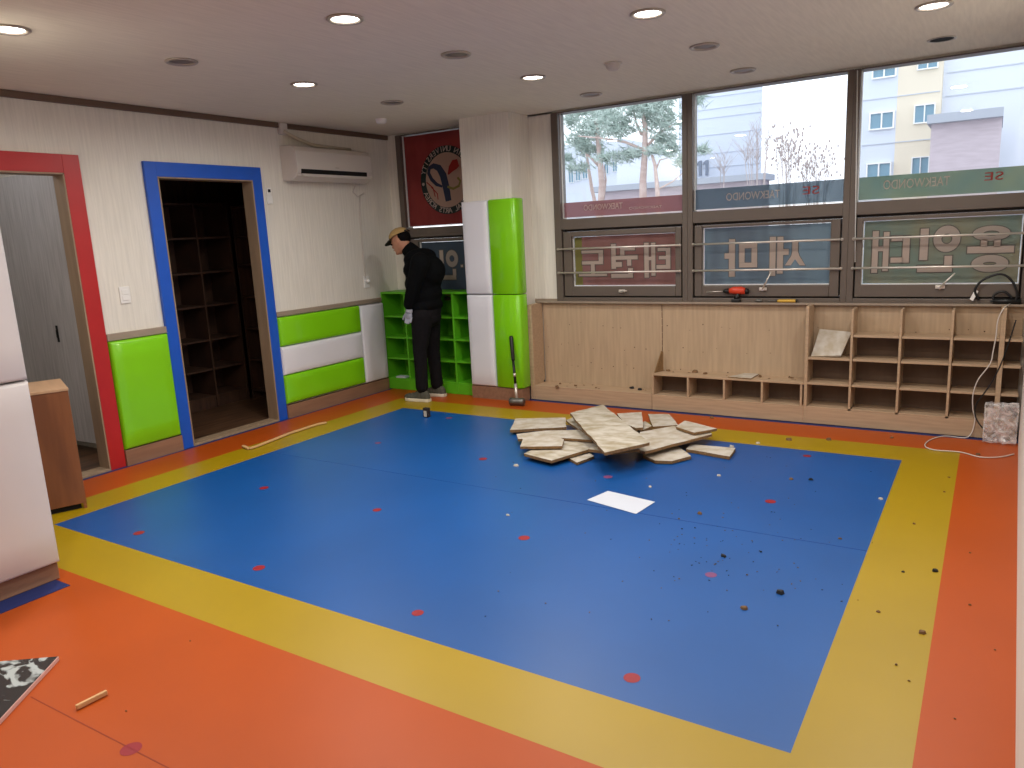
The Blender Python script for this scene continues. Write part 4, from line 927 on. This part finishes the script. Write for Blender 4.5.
def bwin(parent, y, u0, v0, u1, v1):
    a = on('y', y, u0, v1); b = on('y', y, u1, v0)
    f = MB(); t = (b.x-a.x)*.06; f.box(a.x, b.x, y-.12, y-.001, a.z, a.z+t); f.box(a.x, b.x, y-.12, y-.001, b.z-t, b.z); f.box(a.x, a.x+t, y-.12, y-.001, a.z+t, b.z-t); f.box(b.x-t, b.x, y-.12, y-.001, a.z+t, b.z-t); mx = (a.x+b.x)/2; f.box(mx-t/2, mx+t/2, y-.12, y-.001, a.z+t, b.z-t)
    fo = f.build('window', X['wframe'], parent); MB().box(a.x+t, b.x-t, y-.05, y-.002, a.z+t, b.z-t).build('window_glass', X['wglass'], fo)
# block with number 11
Y1 = 30.0
b11 = empty('apartment_block', (on('y', Y1, 715, 200).x, Y1, GZ), 'tall pale apartment block end wall bearing the number 11', 'building')
xa, xb = on('y', Y1, 679, 150).x, on('y', Y1, 761.5, 150).x; ztop = on('y', Y1, 720, 10).z+2
xq = CAM.x+(xb-CAM.x)*(Y1+12-CAM.y)/(Y1-CAM.y)-.3
wl = MB().prism([(xa, Y1, GZ), (xb, Y1, GZ), (xq, Y1+12, GZ), (xa, Y1+12, GZ)], (0, 0, ztop-GZ)); wl.build('wall', X['grey'], b11)
ln = MB()
for v in (95, 107, 116, 133, 152, 166, 180): z = on('y', Y1, 728, v).z; ln.box(xa+.02, xb-.02, Y1-.03, Y1-.001, z-.012, z+.012)
ln.build('joint_lines', X['line'], b11)
A = on('y', Y1, 697, 176); B = on('y', Y1, 709, 160); W_ = B.x-A.x; H_ = B.z-A.z; nb = MB()
for k in (0, .54):
    x0 = A.x+W_*k; nb.prism([(x0+W_*.2, Y1-.08, A.z), (x0+W_*.42, Y1-.08, A.z), (x0+W_*.42, Y1-.08, B.z), (x0+W_*.24, Y1-.08, B.z), (x0, Y1-.08, B.z-H_*.16), (x0, Y1-.08, B.z-H_*.3), (x0+W_*.2, Y1-.08, B.z-H_*.2)], (0, .07, 0))
nb.build('number', X['num'], b11)
# lower wing left of it, brick base
Y2 = 24.0
b2 = empty('low_building', (on('y', Y2, 650, 200).x, Y2, GZ), 'low white building with brick base behind the pine trees', 'building')
xa, xb = on('y', Y2, 617, 180).x, on('y', Y2, 678, 180).x
xq = CAM.x+(xb-CAM.x)*(Y2+5.4-CAM.y)/(Y2-CAM.y)-.1; zt2 = on('y', Y2, 650, 156).z
MB().prism([(xa, Y2, GZ), (xb, Y2, GZ), (xq, Y2+5.4, GZ), (xa-2, Y2+5.4, GZ)], (0, 0, zt2-GZ)).build('wall', X['wh'], b2); MB().box(xa-.3, xb+3.6, Y2-1.2, Y2-.01, GZ, on('y', Y2, 650, 190).z).build('brick_base', X['brick'], b2)
MB().box(xa-.5, xb+3.8, Y2-1.5, Y2-.01, on('y', Y2, 650, 190).z+.001, on('y', Y2, 650, 187).z+.1).build('roof_slab', X['roofg'], b2)
Y3 = 45.0
b3 = empty('apartment_block', (on('y', Y3, 590, 180).x, Y3, GZ), 'far pale apartment block with small windows left of the pine trees', 'building')
xa, xb = on('y', Y3, 540, 160).x, on('y', Y3, 622, 160).x
MB().box(xa, xb, Y3, Y3+10, GZ, on('y', Y3, 590, 142).z).build('wall', X['grey'], b3)
for (u0, v0, u1, v1) in ((569, 166, 574, 183), (576, 164.5, 581, 181), (583, 163, 588, 179), (605, 163, 609, 174), (613, 161, 618, 172), (611, 192, 617, 201)): bwin(b3, Y3, u0, v0, u1, v1)
# right block
Y4 = 24.0
b4 = empty('apartment_block', (on('y', Y4, 905, 180).x, Y4, GZ), 'cream and white apartment block with windows seen through the right window', 'building')
xa, xm, xm2, xb, xc = [on('y', Y4, u, 120).x for u in (858, 896, 912, 940, 1060)]; zt = on('y', Y4, 900, 0).z+6
MB().box(xa, xm, Y4, Y4+14, GZ, zt).build('white_bay', X['grey'], b4); MB().box(xm+.001, xb, Y4, Y4+14, GZ, zt).build('cream_bay', X['cream'], b4); MB().box(xb+.001, xc, Y4+.4, Y4+14, GZ, zt).build('plain_wall', X['wh'], b4)
ln = MB()
for v in (96, 142): z = on('y', Y4, 900, v).z; ln.box(xa+.05, xb-.05, Y4-.03, Y4-.001, z-.015, z+.015)
for v in (68, 92): z = on('y', Y4, 970, v).z; ln.box(xb+.1, xc-1, Y4+.37, Y4+.399, z-.018, z+.018)
ln.build('joint_lines', X['line'], b4)
for q in ((872, 66, 897, 80), (917, 59, 939, 71), (869, 110.5, 895, 131), (913.5, 103, 936, 124.5), (866, 161.5, 892, 180), (911, 156, 930, 175)): bwin(b4, Y4, *q)
Y5 = 20.0
b5 = empty('brick_annex', (on('y', Y5, 965, 180).x, Y5, GZ), 'low mauve brick annex with flat grey roof in the right window', 'building')
xa, xb = on('y', Y5, 930, 150).x, on('y', Y5, 1000, 150).x; z1 = on('y', Y5, 965, 121).z; z2 = on('y', Y5, 965, 112).z
MB().box(xa, xb, Y5, Y5+3.5, GZ, z1).build('wall', X['brick'], b5); MB().box(xa-.1, xb+.02, Y5-.3, Y5+3.4, z1+.001, z2).build('roof_slab', X['roofg'], b5)

# pines
def pine(label, y, trunk, branches, clumps, r0):
    r = empty('pine_tree', (on('y', y, *trunk[0]).x, y, GZ), label, 'tree', 'pine trees outside')
    P = [on('y', y, *q) for q in trunk]; base = Vector((P[0].x, y, GZ)); P = [base]+P; n = len(P)
    t_ = MB().tube(P, [r0*(1.15-.65*i/(n-1)) for i in range(n)], 10)
    t_.build('trunk', X['bark'], r)
    for k, br in enumerate(branches):
        Q = [on('y', y+dy, u, v) for u, v, dy in br]; MB().tube(Q, [r0*(.42-.3*i/(len(Q)-1)) for i in range(len(Q))], 7).build('branch', X['bark'], r)
    fo = MB()
    for (u, v, su, sv, dy) in clumps:
        c = on('y', y+dy, u, v); sc_ = (on('y', y+dy, u+1, v)-c).length; rx, rz = su*sc_, sv*sc_
        for i in range(int(80*su*sv/120)+18):
            d = Vector((random.gauss(0, .45), random.gauss(0, .45), random.gauss(0, .4))); p = c+Vector((d.x*rx, d.y*rx, d.z*rz))
            for _ in range(5):
                e = Vector((random.uniform(-1, 1), random.uniform(-1, 1), random.uniform(-.5, 1))).normalized()*random.uniform(.14, .26); s__ = e.orthogonal().normalized()*.016
                fo.add([p-s__, p+s__, p+e], [(0, 1, 2)])
    fo.build('needles', X['needle'], r); return r
pine('pine tree with thick straight trunk nearest the left mullion', 14,
     [(643, 215), (643, 180), (645, 150), (645, 125), (641, 105)], [[(644, 150, 0), (625, 142, -.2), (600, 138, -.4), (578, 136, -.5)], [(648, 145, 0), (660, 132, .2), (674, 124, .2)], [(642, 135, 0), (636, 122, 0), (634, 112, .1)]],
     [(640, 108, 26, 12, 0), (662, 120, 20, 13, .2), (612, 120, 18, 10, -.3), (665, 140, 14, 10, .3), (655, 102, 22, 9, .3), (620, 130, 16, 9, -.2), (630, 155, 20, 7, 0), (608, 158, 12, 6, -.2), (672, 150, 8, 8, .2)], .11)
pine('pine tree with leaning double trunk at the left of the left window', 15,
     [(600, 215), (602, 185), (600, 160), (598, 140), (596, 120)], [[(603, 200, 0), (606, 180, .1), (604, 165, .1)], [(598, 165, 0), (588, 155, 0), (580, 150, 0)]],
     [(592, 130, 18, 12, 0), (578, 142, 12, 9, -.2), (588, 112, 18, 9, .2), (571, 120, 8, 10, 0), (606, 112, 14, 7, .2), (578, 168, 14, 5, .1), (568, 158, 7, 4, 0), (592, 150, 14, 6, .2)], .11)
pine('thin pine trunk leaning left behind the others', 16, [(598, 215), (592, 190), (588, 165), (586, 150)], [[(590, 172, 0), (584, 162, 0)]], [(584, 146, 10, 7, 0)], .07)
pine('thin forked pine beside the left mullion', 13.5, [(659, 215), (657, 185), (655, 165), (652, 155)], [[(657, 190, 0), (672, 182, .1), (684, 172, .2)], [(655, 172, 0), (660, 160, .1), (668, 158, .1)]], [(655, 152, 9, 5, 0), (682, 162, 8, 6, .2), (703, 150, 7, 4, .3), (698, 98, 8, 9, .3)], .07)
# bare shrubs
def shrub(label, y, u0, u1, vt, n, leafy=False):
    c = on('y', y, (u0+u1)/2, 215); r = empty('bare_shrub', (c.x, y, GZ), label, 'shrub', 'bare shrubs outside'); mb = MB(); bud = MB()
    for i in range(n):
        u = random.uniform(u0, u1); ub = (u0+u1)/2+(u-(u0+u1)/2)*.35; v = vt+random.uniform(0, 28); a = on('y', y, ub, 222); b = on('y', y+random.uniform(-.4, .4), (u+ub)/2, (v+222)/2+4); d = on('y', y+random.uniform(-.8, .8), u, v)
        a.z = GZ+2.0; mb.tube([a, b, d], [.011, .008, .004], 5)
        for _ in range(7):
            t = random.uniform(.45, .95); p = b.lerp(d, t); q_ = p+Vector((random.uniform(-.3, .3), random.uniform(-.2, .2), random.uniform(.2, .5))); mb.tube([p, q_], [.004, .0025], 4)
            if leafy: bud.ell(q_, .02, .02, .035, n=5, k=3)
    mb.build('twigs', X['twig'], r)
    if leafy: bud.build('dry_leaves', X['twig'], r)
shrub('bare branching shrub in front of the wall numbered 11', 10, 742, 772, 122, 12)
shrub('bare shrub with dry clustered leaves in the middle window', 11, 775, 800, 140, 14, True)
shrub('low bare shrub beside the right mullion of the middle window', 11.5, 800, 832, 158, 14, True)
shrub('sparse bare sapling beneath the number 11', 12, 714, 728, 152, 4)
